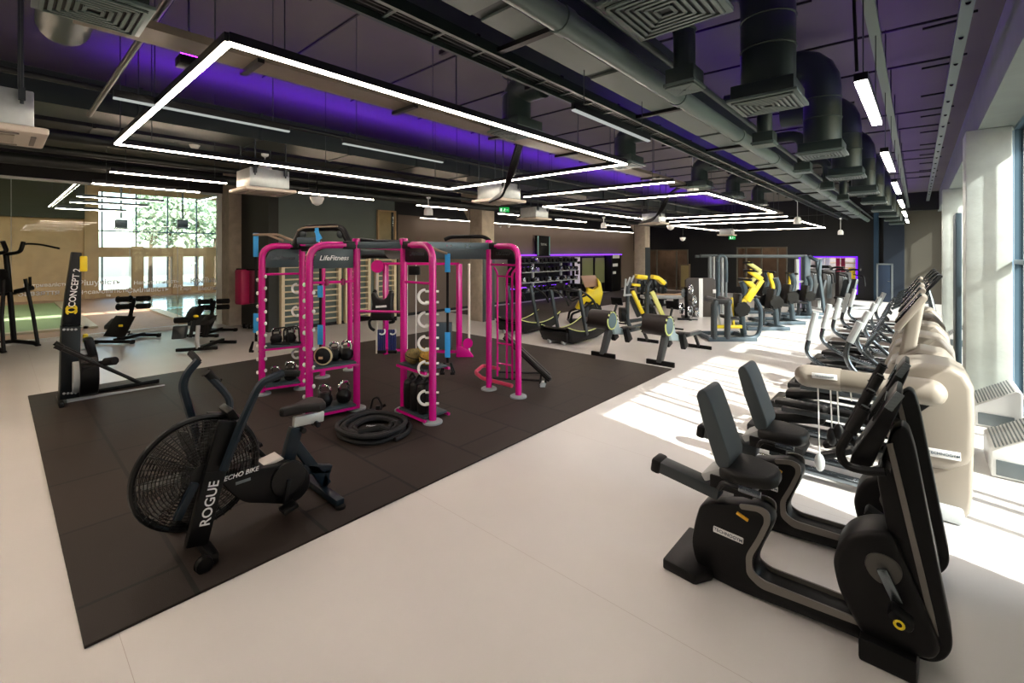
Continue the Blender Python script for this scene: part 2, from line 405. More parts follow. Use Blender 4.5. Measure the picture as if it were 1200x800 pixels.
# ------------------------------------------------------------------ pool hall beyond the glass
PX0 = -28.5
struct(MB().box2((-31, YB - 2, -.3), (GX - .08, 24, -.004)).build('pool_deck', mat('pool deck tile', 'c09a80', .6, var=.05, vs=4)))
struct(MB().box2((-31, YB - 2, 5.2), (GX - .1, 24, 5.4)).build('ceiling', mat('pool hall ceiling', '5a5c48', .8, var=.1, vs=.5)))
hw = MB().box2((PX0 - .2, YB - 2, 0), (PX0, 2.9, 5.2)); hw.box2((PX0 - .2, 2.9, 0), (PX0, 12.5, .35)); hw.box2((PX0 - .2, 2.9, 4.95), (PX0, 12.5, 5.2)); hw.box2((PX0 - .2, 12.5, 0), (PX0, 24, 5.2))
hw.box2((-31, YB - 2.2, 0), (GX - .1, YB - 2, 5.2)); hw.box2((-31, 24, 0), (-12.9, 24.2, 5.2)); struct(hw.build('wall_pool', M_tan))
cf = MB()
for y in (2.9, 4.6, 6.2, 7.6, 9.5, 11.5): cf.box2((PX0 - .1, y - .25, 0), (PX0 + .25, y + .25, 5.2) if y == 2.9 else (PX0 + .2, y + .2, 2.4), bev=.02)
cf.box2((PX0 - .1, 2.9, 1.9), (PX0 + .15, 12.4, 2.35)); struct(cf.build('column', M_tan))
pf = MB()
for j in range(8): pf.box2((PX0 - .12, 3.3 + j * 1.25 - .03, .3), (PX0 - .06, 3.3 + j * 1.25 + .03, 5))
pf.box2((PX0 - .12, 2.9, 3.1), (PX0 - .06, 12.5, 3.16)); pw = struct(pf.build('window_6', M_frame)); MB().box2((PX0 - .1, 2.9, .3), (PX0 - .09, 12.5, 5)).build('glass', M_glass, pw)
M_water = mat('pool water', '86c4bc', .12, spec=.6, bump=.12, bs=3); M_water2 = mat('shallow green pool water', 'a3b98c', .65, spec=.1, bump=.12, bs=3)
struct(MB().box2((-27.2, 4.0, -.004), (-16.2, 22, .006)).build('pool_water', M_water))
lanes = MB()
for x in (-17.2, -19.2, -21.2, -23.4, -25.5): lanes.box2((x - .16, 4.3, .004), (x + .16, 21.5, .009))
struct(lanes.build('trim_6', mat('dark blue lane tile', '1d4a68', .2)))
struct(MB().box2((-27, -5, -.004), (-17.5, 1.6, .008)).build('pool_water', M_water2))
k = MB().box2((-27.4, 3.7, -.01), (-16, 4.0, .05)); k.box2((-16.2, 3.7, -.01), (-15.9, 22, .05)); k.box2((-17.5, -5, -.01), (-17.2, 1.7, .05)); k.box2((-27, 1.6, -.01), (-17.2, 1.9, .05))
struct(k.build('trim_7', mat('pool kerb tile', 'cbbb9f', .4)))
# lamps of the pool hall (hang from its ceiling)
def simple_led(name, label, p0, p1, em, group=None, w=.1, zt=None):
    p0, p1 = V(p0), V(p1); t = thing(name, label, 'light fitting', (p0 + p1) / 2, group)
    MB().bar(p0, p1, w, .06, (0, 0, 1)).build('light_housing', M_blackm, t)
    dn = V((0, 0, -.035)); MB().bar(p0 + dn, p1 + dn, .012, w * .8, (0, 0, 1)).build('light_diffuser', em, t)
    c = MB()
    for s_ in (.1, .9):
        q = p0.lerp(p1, s_); c.cyl(q + V((0, 0, .02)), V((q.x, q.y, zt or ZC)), .004, n=5)
    c.build('suspension_wire', M_dgrey, t)
    return t
M_ledp = emis('pool hall led', 'fff3da', 45)
for px0, py0, px1, py1, i in ((90, 228, 192, 237, 'nearest the top of the glass'), (82, 235, 173, 242, 'second below the top of the glass'), (65, 242, 148, 248, 'lowest seen through the glass')):
    a, b = PXp(px0, py0, -20 - len(i) * .05), PXp(px1, py1, -20 - len(i) * .05); z = (a.z + b.z) / 2
    simple_led('linear_pool_light', 'long light line over the pool, ' + i, (a.x, a.y, z), (b.x, b.y, z), M_ledp, 'pool hall light lines', .12, 5.2)
a, b = PZ(90, 214.5, 3.9), PZ(49, 250, 3.9); simple_led('linear_pool_light', 'added slanting light line in place of a reflection, left of the ski machine', (GX - .3, a.y, 3.9), (-25, a.y, 3.9), M_ledp, 'pool hall light lines', .12, 5.2)  # lamp added in place of a ceiling light mirrored in the glass
for y in (-2, 6.5, 11): simple_led('linear_pool_light', 'long light line over the pool, %s' % {-2: 'above the green pool', 6.5: 'above the lanes', 11: 'above the far end of the lanes'}[y], (-26, y, 4.6), (-17, y, 4.6), M_ledp, 'pool hall light lines', .16, 5.2)
for px, lab in ((142, 'left'), (214, 'right')):
    p = PXp(px, 262, -22); t = thing('hanging_clock_box', 'grey box hanging over the pool, %s one of two' % lab, 'hanging box', p)
    MB().box(p, (.25, .34, .3), bev=.03).build('box_body', M_dgrey, t); MB().cyl(p + V((0, 0, .2)), (p.x, p.y, 5.2), .03).build('drop_rod', M_dgrey, t)
    MB().box(p - V((0, 0, .17)), (.3, .4, .05), bev=.01).build('box_lip', M_grey, t)
struct(MB().box2((PX0, YB - 2, 3.62), (PX0 + .5, 2.65, 5.2)).build('beam', mat('dark olive soffit', '34362a', .7)))
struct(MB().box2((.43, 9.6, 0), (.5, 10.2, 2.7), .01).build('trim_9', mat('slate post', '3f4f58', .5)))
# trees and a terrace wall outside the pool hall
M_leaf = mat('pale leaves', '9fb294', .6, var=.3, vs=1.5); M_bark = mat('bark', '5a4a38', .9)  # pale green leaves with random tone
def tree(x, y, h, label):
    t = thing('broadleaf_tree', label, 'tree', (x, y, -.3), 'trees outside the pool hall')
    tr = MB().tube([(x, y, -.3), (x + .1, y, h * .4), (x, y + .15, h * .8)], .14, 7, r_end=.05)
    for k_ in range(5):
        a = k_ * 1.3; tr.tube([(x, y, h * .45 + k_ * .25), (x + .9 * math.cos(a), y + .9 * math.sin(a), h * .62 + k_ * .3)], .05, 5, r_end=.02)
    tr.build('trunk', M_bark, t); c = MB()
    for _ in range(600):
        a, b = R.uniform(0, 6.28), R.gauss(0, .33); rr = R.uniform(.2, 1.0) * (1 - abs(b) * .5)
        p = V((x + rr * math.cos(a), y + rr * math.sin(a), h * .75 + b * h * .5)); n = V((R.gauss(0, 1), R.gauss(0, 1), R.gauss(0, 1))).normalized(); u = n.orthogonal().normalized() * .13; w = n.cross(u)
        c.quad(p - u - w, p + u - w * .6, p + u * .6 + w, p - u * .7 + w)
    c.build('crown', M_leaf, t, smooth=False)
for (px, Xt, h, l) in ((176, -36, 5.6, 'green tree outside the pool windows, leftmost of the row'), (198, -38, 6.2, 'green tree outside the pool windows, second of the row'), (230, -37, 6.0, 'green tree outside the pool windows, third of the row'), (251, -39, 6.4, 'green tree outside the pool windows, rightmost of the row')):
    p = PXp(px, 300, Xt); tree(Xt, p.y, h, l)
struct(MB().box2((-60, -20, -.5), (-31, 60, -.3)).build('ground', mat('pale paving outside', '9c9a86', .8)))
struct(MB().box2((1.3, -20, -.5), (30, 60, -.25)).build('ground', mat('pale paving outside', '9c9a86', .8)))

# ------------------------------------------------------------------ camera, sun, sky
cam = bpy.data.cameras.new('camera'); co = bpy.data.objects.new('camera', cam); COL.objects.link(co); SC.camera = co
cam.sensor_width = 36; cam.sensor_fit = 'HORIZONTAL'; cam.lens = FPX / 1200 * 36; cam.shift_y = -(400 - CY) / 1200; cam.clip_start = .05; cam.clip_end = 300
co.location = EYE; co.rotation_euler = (math.radians(90), 0, YAW)
el = math.radians(39.5); trav = V((-.97 * math.cos(el), .243 * math.cos(el), -math.sin(el)))
sl = bpy.data.lights.new('sun', 'SUN'); sl.energy = 14; sl.angle = math.radians(.6); sl.color = (1, .97, .92)
so = bpy.data.objects.new('sun', sl); COL.objects.link(so); so.rotation_euler = V((0, 0, -1)).rotation_difference(trav).to_euler(); so.location = (8, 2, 9)
W = bpy.data.worlds.new('sky'); SC.world = W; W.use_nodes = True; nt = W.node_tree; bg = nt.nodes['Background']
sk = nt.nodes.new('ShaderNodeTexSky'); sk.sky_type = 'NISHITA'; sk.sun_disc = False; sk.sun_elevation = el; sk.sun_rotation = math.atan2(-trav.x, -trav.y); sk.air_density = 1.0; sk.dust_density = 2.0
nt.links.new(sk.outputs[0], bg.inputs['Color']); bg.inputs['Strength'].default_value = 1.15
SC.view_settings.view_transform = 'Standard'; SC.view_settings.look = 'None'; SC.view_settings.exposure = 0; SC.view_settings.gamma = 1; SC.view_settings.use_curve_mapping = False
# ================================================================== OVERHEAD SERVICES (written in the 1.5 m frame, hung with O())
M_led = emis('warm white led', 'ffeedd', 54); M_unlit_glow = emis('unlit bar glow', 'e8eee8', .55); M_ledrow = emis('neutral white led', 'fff6ea', 45)
ZC36 = CAM_H + (ZC - CAM_H) / K
def topz(x):
    for a, b, z in ((-3.95, -3.25, 4.26), (-10.6, -9.45, 4.28), (-2.85, -2.38, 4.07), (-.46, -.26, 4.55), (.3, .5, 4.86), (-5.0, -4.5, 3.86), (-2.25, -2.0, 3.85), (-12.4, -11.4, 4.44), (-13.5, -12.6, 4.55)):
        if a < x < b: return z
    return ZC36
def led(label, segs, em=M_led, group='linear ceiling lights', w=.052, name='linear_light', z=3.6, zc=None, hung=True):
    pts = [V((x, y, z)) for s in segs for (x, y) in s]; c = sum(pts, V()) / len(pts)
    t = thing(name, label, 'light fitting', O(c), group); h = MB(); d = MB(); wi = MB()
    for (a, b) in segs:
        a, b = V((a[0], a[1], z)), V((b[0], b[1], z)); h.bar(a + V((0, 0, .035)), b + V((0, 0, .035)), w, .07, None)
        d.bar(a - V((0, 0, .008)), b - V((0, 0, .008)), w * .86, .016, None)
        n = max(2, int((b - a).length / 2.2) + 1)
        for i in range(n): q = a.lerp(b, (i + .15) / (n - .7)) if n > 1 else a; wi.cyl(q + V((0, 0, .06)), (q.x, q.y, zc or topz(q.x)), .006, n=5)
    up_build(h, 'light_housing', M_blackm, t); up_build(d, 'light_diffuser', em, t)
    if hung: up_build(wi, 'suspension_wire', M_dgrey, t)
    return t
def rect(x0, x1, y0, y1): return [((x0, y0), (x1, y0)), ((x1, y0), (x1, y1)), ((x1, y1), (x0, y1)), ((x0, y1), (x0, y0))]
led('large glowing rectangular light frame hanging over the black mat', rect(-8.25, -3.68, 1.1, 7.05), name='rectangular_light_frame', group='rectangular light frames')
led('rectangular light frame hanging before the second concrete pillar, beyond the rig', rect(-9.1, -3.95, 11.8, 19.3), name='rectangular_light_frame', group='rectangular light frames')
led('smallest rectangular light frame, near the far black wall', rect(-10.15, -4.15, 24.5, 33), name='rectangular_light_frame', group='rectangular light frames')
led('rectangular light frame hanging behind the photographer', rect(-8.25, -3.68, -4.3, -1.0), name='rectangular_light_frame', group='rectangular light frames')
led('single light line between the two nearer rectangular frames', [((-7.9, 9.4), (-3.85, 9.5))])
led('single light line between the middle and the smallest rectangular frame', [((-9.0, 21.7), (-4.0, 21.6))])
for x, y0, y1, l in ((-11.15, 1.4, 3.3, 'short light line left of the ski machine top, upper one of the pair'), (-13.3, 1.38, 3.34, 'short light line along the top of the pool glass, lower one of the pair'),
                     (-11.5, 5.0, 7.06, 'short light line before the grey green wall with the wall bars'), (-11.8, 8.8, 10.9, 'short light line above the rig pull-up bars, left of the first pillar'),
                     (-11.95, 12.7, 13.9, 'short light line right under the green exit sign by the first pillar'), (-12.15, 16.7, 19.2, 'short light line by the hanging unit right of the first pillar'), (-12.6, 21.4, 24.6, 'short light line just left of the second pillar')):
    led(l, [((x, y0), (x, y1))], emis('warm white led left', 'ffe2c6', 100), group='short light lines on the left')
for x, y0, y1, l in ((-5.8, .75, 2.4, 'unlit grey light bar hanging left, crossing the big glowing frame'), (-5.88, 3.15, 4.9, 'unlit grey light bar inside the big glowing frame'), (-2.69, 4.0, 5.8, 'unlit grey light bar under the cable tray')):
    led(l, [((x, y0), (x, y1))], M_unlit_glow, 'unlit light bars')  # faint emission stands in for light caught on the unlit diffusers
a, b = PXp(493, 250.5, -12.45), PXp(742, 274.5, -12.45)
simple_led('wall_light_line', 'very long light line running along the top of the brown wall', (-12.45, a.y, 3.3), (-12.45, b.y, 3.3), emis('wall line led', 'fff4e6', 16), None, .06, 3.9)
for i, (y0, y1) in enumerate(((1.0, 3.2), (5.0, 6.8), (8.8, 10.9), (12.7, 15.2), (17.1, 19.9), (21.8, 25.0), (26.9, 30))):
    led('bright ceiling batten beside the round ducts, %s' % ['first at the top edge of the photo', 'second and largest in view', 'third', 'fourth', 'fifth', 'sixth', 'farthest'][i], [((-.37, y0), (-.35, y1))], M_ledrow, 'ceiling battens along the windows', .1)

for x, l in ((-9.6, 'nearest the ski machine'), (-12.4, 'between the pool glass and the mat'), (-15.2, 'along the pool glass')):  # unseen light lines added to brighten the pool side
    led('added light line over the floor behind the photographer, ' + l, [((x, -4.6), (x, -.6))], emis('warm white led left', 'ffe2c6', 100), group='added light lines behind the photographer')
# square diffusers on round ducts along the windows
def diffuser(x, y, s=.62, z=3.6, d=.5, top=4.75, bend=True, label='', grp='square diffusers on round ducts along the windows', toX=-2.2):
    t = thing('air_diffuser', label, 'air vent', O((x, y, z)), grp)
    f = MB().box((x, y, z + .02), (s, s, .03), bev=.004)
    f = up_build(f, 'diffuser_frame', M_pipe, t)
    dk = MB().box((x, y, z + .003), (s * .88, s * .88, .006)); up_build(dk, 'dark_throat', M_black, f)
    v = MB()
    for k in range(6):
        q = s * (.42 - k * .068)
        for sx, sy, lx, ly in ((q, 0, .022, 2 * q), (-q, 0, .022, 2 * q), (0, q, 2 * q, .022), (0, -q, 2 * q, .022)):
            v.box((x + sx, y + sy, z - .006), (lx, ly, .012))
    up_build(v, 'vanes', M_pipe, f)
    b = MB().box((x, y, z + .1), (s * .9, s * .9, .15), bev=.01); up_build(b, 'plenum_box', M_duct, t)
    p = MB()
    if bend: p.tube([(x, y, z + .15), (x, y, top), (toX, y, top)], d / 2, 20, fil=.45)
    else: p.cyl((x, y, z + .15), (x, y, ZC36), d / 2, n=20)
    for zz in (z + .55, z + .85): p.torus((x, y, zz), d / 2, .012, n=20, m=5)
    up_build(p, 'round_duct', M_duct, t)
    return t
ords = ['nearest, cut by the top of the photo', 'second, on the thickest looking duct', 'third', 'fourth', 'fifth', 'sixth', 'seventh', 'eighth', 'ninth', 'farthest']
for i, y in enumerate((2.75, 5.2, 8.45, 11.3, 14.6, 17.7, 21.2, 24.6, 28, 31.5)):
    diffuser(-1.2 + .012 * y, y, label='square ceiling diffuser in the window row, ' + ords[i], bend=i > 0, top=5.05)
# second row right behind it, small square ends between the ducts
for i, y in enumerate((4.35, 7.4, 10.4, 13.6, 16.8)):
    diffuser(-1.66, y, .3, 3.66, .2, 4.4, True, 'small square diffuser tucked behind the duct row, %s' % ['nearest', 'second', 'third', 'fourth', 'farthest'][i], 'small diffusers behind the duct row')
# flexible elbows on the left of the tray
for i, (y, l) in enumerate(((.2, 'top left of the photo'), (5.0, 'over the far side of the glowing frame'), (8.3, 'beyond the corner of the glowing frame'), (12.45, 'over the middle light frame'), (15.4, 'fourth along the tray'), (18.4, 'farthest along the tray'))):
    diffuser(-4.35 if i else PZ(110, 12, 3.82).x, y if i else PZ(110, 12, 3.82).y, .6, 3.82, .42, 4.45, True, 'square diffuser on a bent dark duct, ' + l, 'diffusers on bent ducts left of the tray', -3.87 if i else -6.6)

def runs(name, label, cat, bits, m, group=None):
    t = thing(name, label, cat, O(bits[0][1])); 
    if group: t['group'] = group
    for nm, a, b, mm in bits: up_build(MB().box2(a, b), nm, mm or m, t)
    return t
# main rectangular supply duct
t = thing('supply_duct', 'long dark rectangular air duct left of the round grey pipe', 'air duct', O((-2.6, 10, 4.2)))
up_build(MB().box2((-2.8, -3, 4.1), (-2.42, 6.2, 4.75)).box2((-2.8, 6.2, 4.1), (-2.42, 33, 4.62)), 'duct_body', M_duct, t)
s = MB(); 
for k in range(20): y = -2.5 + k * 1.75; s.box2((-2.79, y, 4.075), (-2.44, y + 1.62, 4.1))
up_build(s, 'underside_panels', M_ductl, t)
s = MB()
for k in range(12): y = -2.6 + k * 2.9; s.box2((-3.05, y, 4.03), (-2.1, y + .07, 4.075))
up_build(s, 'support_rail', M_black, t)
tp = MB().box2((-2.68, -3, 4.76), (-2.56, 20, 4.775)); up_build(tp, 'purple_uplight', emis('violet strip', '6a00ff', 5), t)
# wide flat return duct left of the tray
t = thing('return_duct', 'wide flat grey air duct left of the cable ladder', 'air duct', O((-3.65, 10, 4.3)))
up_build(MB().box2((-3.85, -3, 4.3), (-3.36, 33, 4.6)), 'duct_body', M_ductl, t)
s = MB()
for k in range(24): y = -2.6 + k * 1.45; s.box2((-3.9, y, 4.26), (-3.3, y + .045, 4.3))
up_build(s, 'support_rail', M_black, t)
# cable ladder
t = thing('cable_ladder', 'dark cable ladder running between the two long ducts', 'cable tray', O((-3.18, 10, 4.05)))
up_build(MB().box2((-3.33, -3, 4.0), (-3.29, 33, 4.1)).box2((-3.07, -3, 4.0), (-3.03, 33, 4.1)), 'side_rail', M_duct, t)
s = MB()
for k in range(72): s.box2((-3.29, -2.9 + k * .5, 4.03), (-3.07, -2.87 + k * .5, 4.05))
up_build(s, 'rungs', M_duct, t)
c = MB()
for k in range(5): c.tube([(-3.27 + k * .045, -3 + j * 2, 4.065 + .01 * math.sin(j * 1.7 + k)) for j in range(19)], .018, 6)
up_build(c, 'cable', M_black, t)
# round pipes
def pipe(label, pts, r, m, name='ceiling_pipe', couplers=0, group=None, fil=0):
    t = thing(name, label, 'pipe', O(pts[0])); 
    if group: t['group'] = group
    up_build(MB().tube(pts, r, 16, fil=fil), 'pipe_body', m, t)
    if couplers:
        a, b = V(pts[0]), V(pts[-1]); c = MB(); L = (b - a).length; n = int(L / couplers)
        for i in range(n): q = a.lerp(b, (i + .5) / n); dd = (b - a).normalized() * .06; c.cyl(q - dd, q + dd, r * 1.12, n=16)
        up_build(c, 'coupling', m, t)
    return t
pipe('thick grey green round pipe running the length of the ceiling', [(-2.12, -3, 3.95), (-2.12, 33, 3.95)], .1, M_pipe, couplers=2.3)
pipe('thin dark pipe just right of the thick round pipe', [(-1.9, -3, 4.05), (-1.9, 33, 4.05)], .035, M_duct)
pipe('thin dark sprinkler pipe crossing top left towards the duct', [(-3.9, .9, 4.1), (-9.0, .9, 4.1)], .03, M_black)
M_pool = mat('darker green duct', '0d1312', .5); M_wide = mat('dark green wide duct', '17221f', .45)  # pool side pieces use a darker duct green
for i, (x, z, r) in enumerate(((-11.2, 4.15, .1), (-12.6, 4.1, .07), (-13.6, 4.0, .12), (-8.2, 4.3, .04))):
    pipe('dark pipe under the ceiling on the pool side, %s' % ['nearest the wide duct', 'second from the wide duct', 'closest to the pool glass', 'thin one above the glowing frame'][i], [(x, -4, z), (x, 33, z)], r, M_pool)
# tan metal tray beside the glowing frame, with its violet lamps
t = thing('cable_tray', 'wide tan metal tray running alongside the glowing light frame', 'cable tray', O((-4.75, 8, 3.9)))
mt = mat('tan galvanised tray', '6c6254', .45, metal=.3)
up_build(MB().box2((-4.95, .4, 3.9), (-4.62, 24, 3.915)).box2((-4.96, .4, 3.9), (-4.945, 24, 3.97)).box2((-4.625, .4, 3.9), (-4.61, 24, 3.97)), 'tray_body', mt, t)
s = MB()
for k in range(13): s.box2((-5.02, 1.6 + k * 1.75, 3.86), (-4.55, 1.66 + k * 1.75, 3.9))
up_build(s, 'cross_bracket', M_black, t)
M_vio = emis('violet lamp', '8a10ff', 70)
for i, (x, y) in enumerate(((-5.75, 1.35), (-5.2, 4.6), (-5.2, 7.9), (-5.2, 11.5), (-5.2, 15), (-5.2, 18.6))):
    t = thing('violet_uplight', 'small violet uplight above the tan tray, %s' % ['at the top left diffuser', 'second along', 'by the frame corner', 'fourth along', 'fifth along', 'farthest'][i], 'lamp', O((x, y, 4.1)), 'violet uplights')
    up_build(MB().box((x, y, 4.1), (.2, .2, .1), bev=.01), 'lamp_body', M_black, t); up_build(MB().box((x, y, 4.157), (.17, .17, .012)), 'lamp_lens', M_vio, t)
    up_build(MB().cyl((x, y, 4.1), (x, y, ZC36), .01, n=6), 'drop_rod', M_dgrey, t)
# wide dark duct on the pool side, violet strip on its top
t = thing('supply_duct', 'wide dark green air duct on the pool side, violet light on its top', 'air duct', O((-9.9, 8, 4.4)))
up_build(MB().box2((-10.5, -4.5, 4.3), (-9.55, 33, 4.78)), 'duct_body', M_wide, t)
s = MB()
for k in range(20): s.box2((-10.53, -4 + k * 1.85, 4.28), (-9.52, -3.95 + k * 1.85, 4.8))
up_build(s, 'flange', M_wide, t)
up_build(MB().box2((-10.1, 1.2, 4.785), (-9.8, 33, 4.80)), 'purple_uplight', emis('violet strip low', '6a00ff', 17), t)
for i, x in enumerate((-11.9, -13.0)):
    t = thing('supply_duct', 'dark duct close to the pool glass, %s' % ('higher one' if i else 'lower one'), 'air duct', O((x, 8, 4.5)))
    up_build(MB().box2((x - .45, -4.5, 4.45 + .15 * i), (x + .35, 33, 4.85)), 'duct_body', M_pool, t)
    s = MB()
    for k in range(14): s.box2((x - .47, -4 + k * 2.6, 4.43 + .15 * i), (x + .37, -3.95 + k * 2.6, 4.87))
    up_build(s, 'flange', M_pool, t)
# strut channels by the windows
t = thing('strut_channel', 'grey perforated strut above the ceiling battens, violet light on top', 'metal channel', O((-.36, 8, 4.6)), 'strut channels')
up_build(MB().box2((-.41, -3, 4.55), (-.31, 33, 4.62)), 'channel_body', M_pipe, t); s = MB()
for k in range(18): s.cyl((-.36, -2.5 + k * 1.9, 4.6), (-.36, -2.5 + k * 1.9, ZC36), .01, n=5)
up_build(s, 'hanger_rod', M_dgrey, t)
up_build(MB().box2((-.39, -3, 4.62), (-.33, 33, 4.635)), 'purple_uplight', emis('violet strip soft', '8a30ff', 13), t)
t = thing('strut_channel', 'grey perforated strut beside the window beam', 'metal channel', O((.42, 8, 4.9)), 'strut channels')
up_build(MB().box2((.36, -3, 4.86), (.48, 33, 4.94)), 'channel_body', M_pipe, t); s = MB()
for k in range(30): s.cyl((.42, -2.8 + k * 1.1, 4.855), (.42, -2.77 + k * 1.1, 4.859), .025, n=8)
for k in range(12): s.box2((.05, 4.5 + k * 1.7, 4.96), (.5, 4.53 + k * 1.7, 4.99))
up_build(s, 'bracket', M_black, t)
for k in range(15):
    y = 1.5 + k * 1.75; t = thing('ceiling_conduit', 'thin dark conduit crossing under the ceiling slab', 'conduit', O((-2, y, 5.3)), 'thin conduits under the slab')
    xe = .6 if k % 3 else -1.0
    up_build(MB().tube([(-9.0, y, 5.32), (-3, y, 5.33), (xe, y + .12, 5.3)], .02, 6), 'conduit_run', M_black, t)
pipe('sagging black cable hanging across the violet ceiling by the windows', [(-.85, 5.2, 4.9), (-.3, 5.45, 4.75), (.4, 5.75, 5.1)], .018, M_black, 'hanging_cable')
pipe('loose black cable dropping from the slab to the second ceiling batten', [(-.5, 4.4, 5.4), (-.3, 4.6, 4.9), (-.42, 4.95, 4.5), (-.4, 5.05, 3.7)], .014, M_black, 'hanging_cable', fil=.3)
for i, (x, y) in enumerate(((-6.05, 6.6), (-6.9, 15.5))):
    t = thing('cable_loop', 'bundle of black cables drooping to the %s hanging air unit by a pillar' % ('nearer' if not i else 'farther'), 'cable', O((x, y, 4.2)), 'drooping cable bundles')
    s = MB()
    for j in range(4): s.tube([(x + 1.0, y - .6 + j * .05, 4.25), (x + .5, y - .2 + j * .04, 4.1), (x + .1 + j * .05, y, 3.6), (x - .2, y + .2, 3.25 + j * .03), (x - .9, y + .5, 3.2)], .03, 7, fil=.25)
    up_build(s, 'cable_strand', M_black, t)

# ceiling cassettes (hung air units)
def cassette(cx, cy, z, label, w=.95):
    t = thing('ceiling_cassette', label, 'air conditioner', O((cx, cy, z)), 'hanging air units')
    up_build(MB().box((cx, cy, z + .27), (w * .78, w * .78, .36), bev=.012), 'unit_body', mat('galvanised casing', 'b9bfbe', .4, metal=.45, var=.08, vs=14), t)
    fa = up_build(MB().box((cx, cy, z + .04), (w, w, .07), bev=.02), 'fascia', mat('beige fascia', 'd2c5b5', .5), t)
    s = MB()
    for sx, sy, lx, ly in ((.46, 0, .05, .7), (-.46, 0, .05, .7), (0, .46, .7, .05), (0, -.46, .7, .05)): s.box((cx + sx * w * .85, cy + sy * w * .85, z - .001), (lx * w * .8, ly * w * .8, .014))
    up_build(s, 'air_slot', mat('slot grey', '8b8177', .6), fa)
    up_build(MB().box((cx, cy, z), (w * .5, w * .5, .012), bev=.004), 'intake_grille', mat('beige grille', 'b5a999', .6), fa)
    s = MB()
    for sx in (-1, 1):
        for sy in (-1, 1): s.cyl((cx + sx * w * .42, cy + sy * w * .3, z + .3), (cx + sx * w * .42, cy + sy * w * .3, topz(cx + sx * w * .42)), .014, n=6); s.box((cx + sx * w * .4, cy + sy * w * .3, z + .4), (.1, .05, .12))
    up_build(s, 'hanger_rod', M_dgrey, t)
p = PZ(-24, 158, 3.3); cassette(p.x, p.y, 3.3, 'hanging air unit cut by the left edge of the photo')
cassette(-9.95, 3.6, 3.3, 'hanging air unit in front of the grey green wall, white bell lamp before it')
cassette(-7.6, 8.1, 3.3, 'hanging air unit right beside the first concrete pillar')
cassette(-10.6, 13.2, 3.3, 'hanging air unit just right of the green exit sign by the first pillar')
cassette(-8.4, 18.6, 3.3, 'hanging air unit on the second concrete pillar')
cassette(-9.4, 32, 3.22, 'small looking hanging air unit above the far exit sign')

# white domes, bells and sensors
def bell(px, py, d, label, top_py, kind='bell', s=1):
    p = PD(px, py, d); tp = PD(px, top_py, d); r = .1 * s
    t = thing({'bell': 'bell_lamp', 'dome': 'dome_sensor', 'disc': 'smoke_detector'}[kind], label, 'sensor' if kind != 'bell' else 'pendant', p, {'bell': 'white bell pendants', 'dome': 'white half domes', 'disc': None}[kind])
    if kind == 'bell':
        MB().lathe([(.35 * r, r), (.75 * r, .75 * r), (r, .1 * r), (r, -r), (.9 * r, -r)], p).build('bell_shade', M_white, t)
        MB().cyl(p + V((0, 0, r)), tp, .008, n=8).build('stem', M_white, t); MB().lathe([(.1 * r, -.03), (.45 * r, -.01), (.5 * r, .02), (.1 * r, .02)], tp).build('ceiling_cap', M_white, t)
    elif kind == 'dome':
        MB().lathe([(r * .2, -r), (r * .7, -.7 * r), (r, 0), (r, .25 * r), (.3 * r, .3 * r)], p).build('dome_cover', M_white, t); MB().cyl(p, tp, .009, n=8).build('stem', M_black, t)
    else:
        MB().lathe([(r * .5, -.6 * r), (r * .8, 0), (r * 1.3, .35 * r), (r * 1.2, .5 * r)], p).build('detector_body', M_white, t); MB().cyl(p + V((0, 0, .3 * r)), tp, .012, n=8).build('stem', M_black, t)
bell(310.5, 200, 6.6, 'white bell pendant in front of the air unit by the grey green wall', 182)
bell(812, 219, 8.6, 'white bell pendant hanging right of the first pillar, inside the middle light frame', 179)
bell(934.5, 258, 13.0, 'white bell pendant by the light frame nearest the far wall', 235)
bell(707.5, 264, 11, 'small white bell pendant on the long brown wall light line', 255, s=.7)
bell(502, 247, 9.3, 'round white pendant left of the first pillar, between two light lines', 232, s=.9)
bell(985, 272, 17, 'small white bell pendant against the far black wall', 256, s=.9)
bell(371.5, 233, 8, 'white half dome hanging before the grey green wall', 200, 'dome', 1.15)
bell(786, 265, 14, 'white half dome hanging right of the second pillar', 250, 'dome', 1.2)
bell(800, 279, 16, 'white half dome low before the far black wall', 262, 'dome', 1)
bell(228, 169, 7, 'white round smoke detector above the long edge of the glowing frame', 150, 'disc')
for i, px in enumerate((586, 596)): bell(px, 265, 15, 'tiny white spotlight in front of the brown wall, %s of two' % ('left' if not i else 'right'), 256, 'dome', .5)
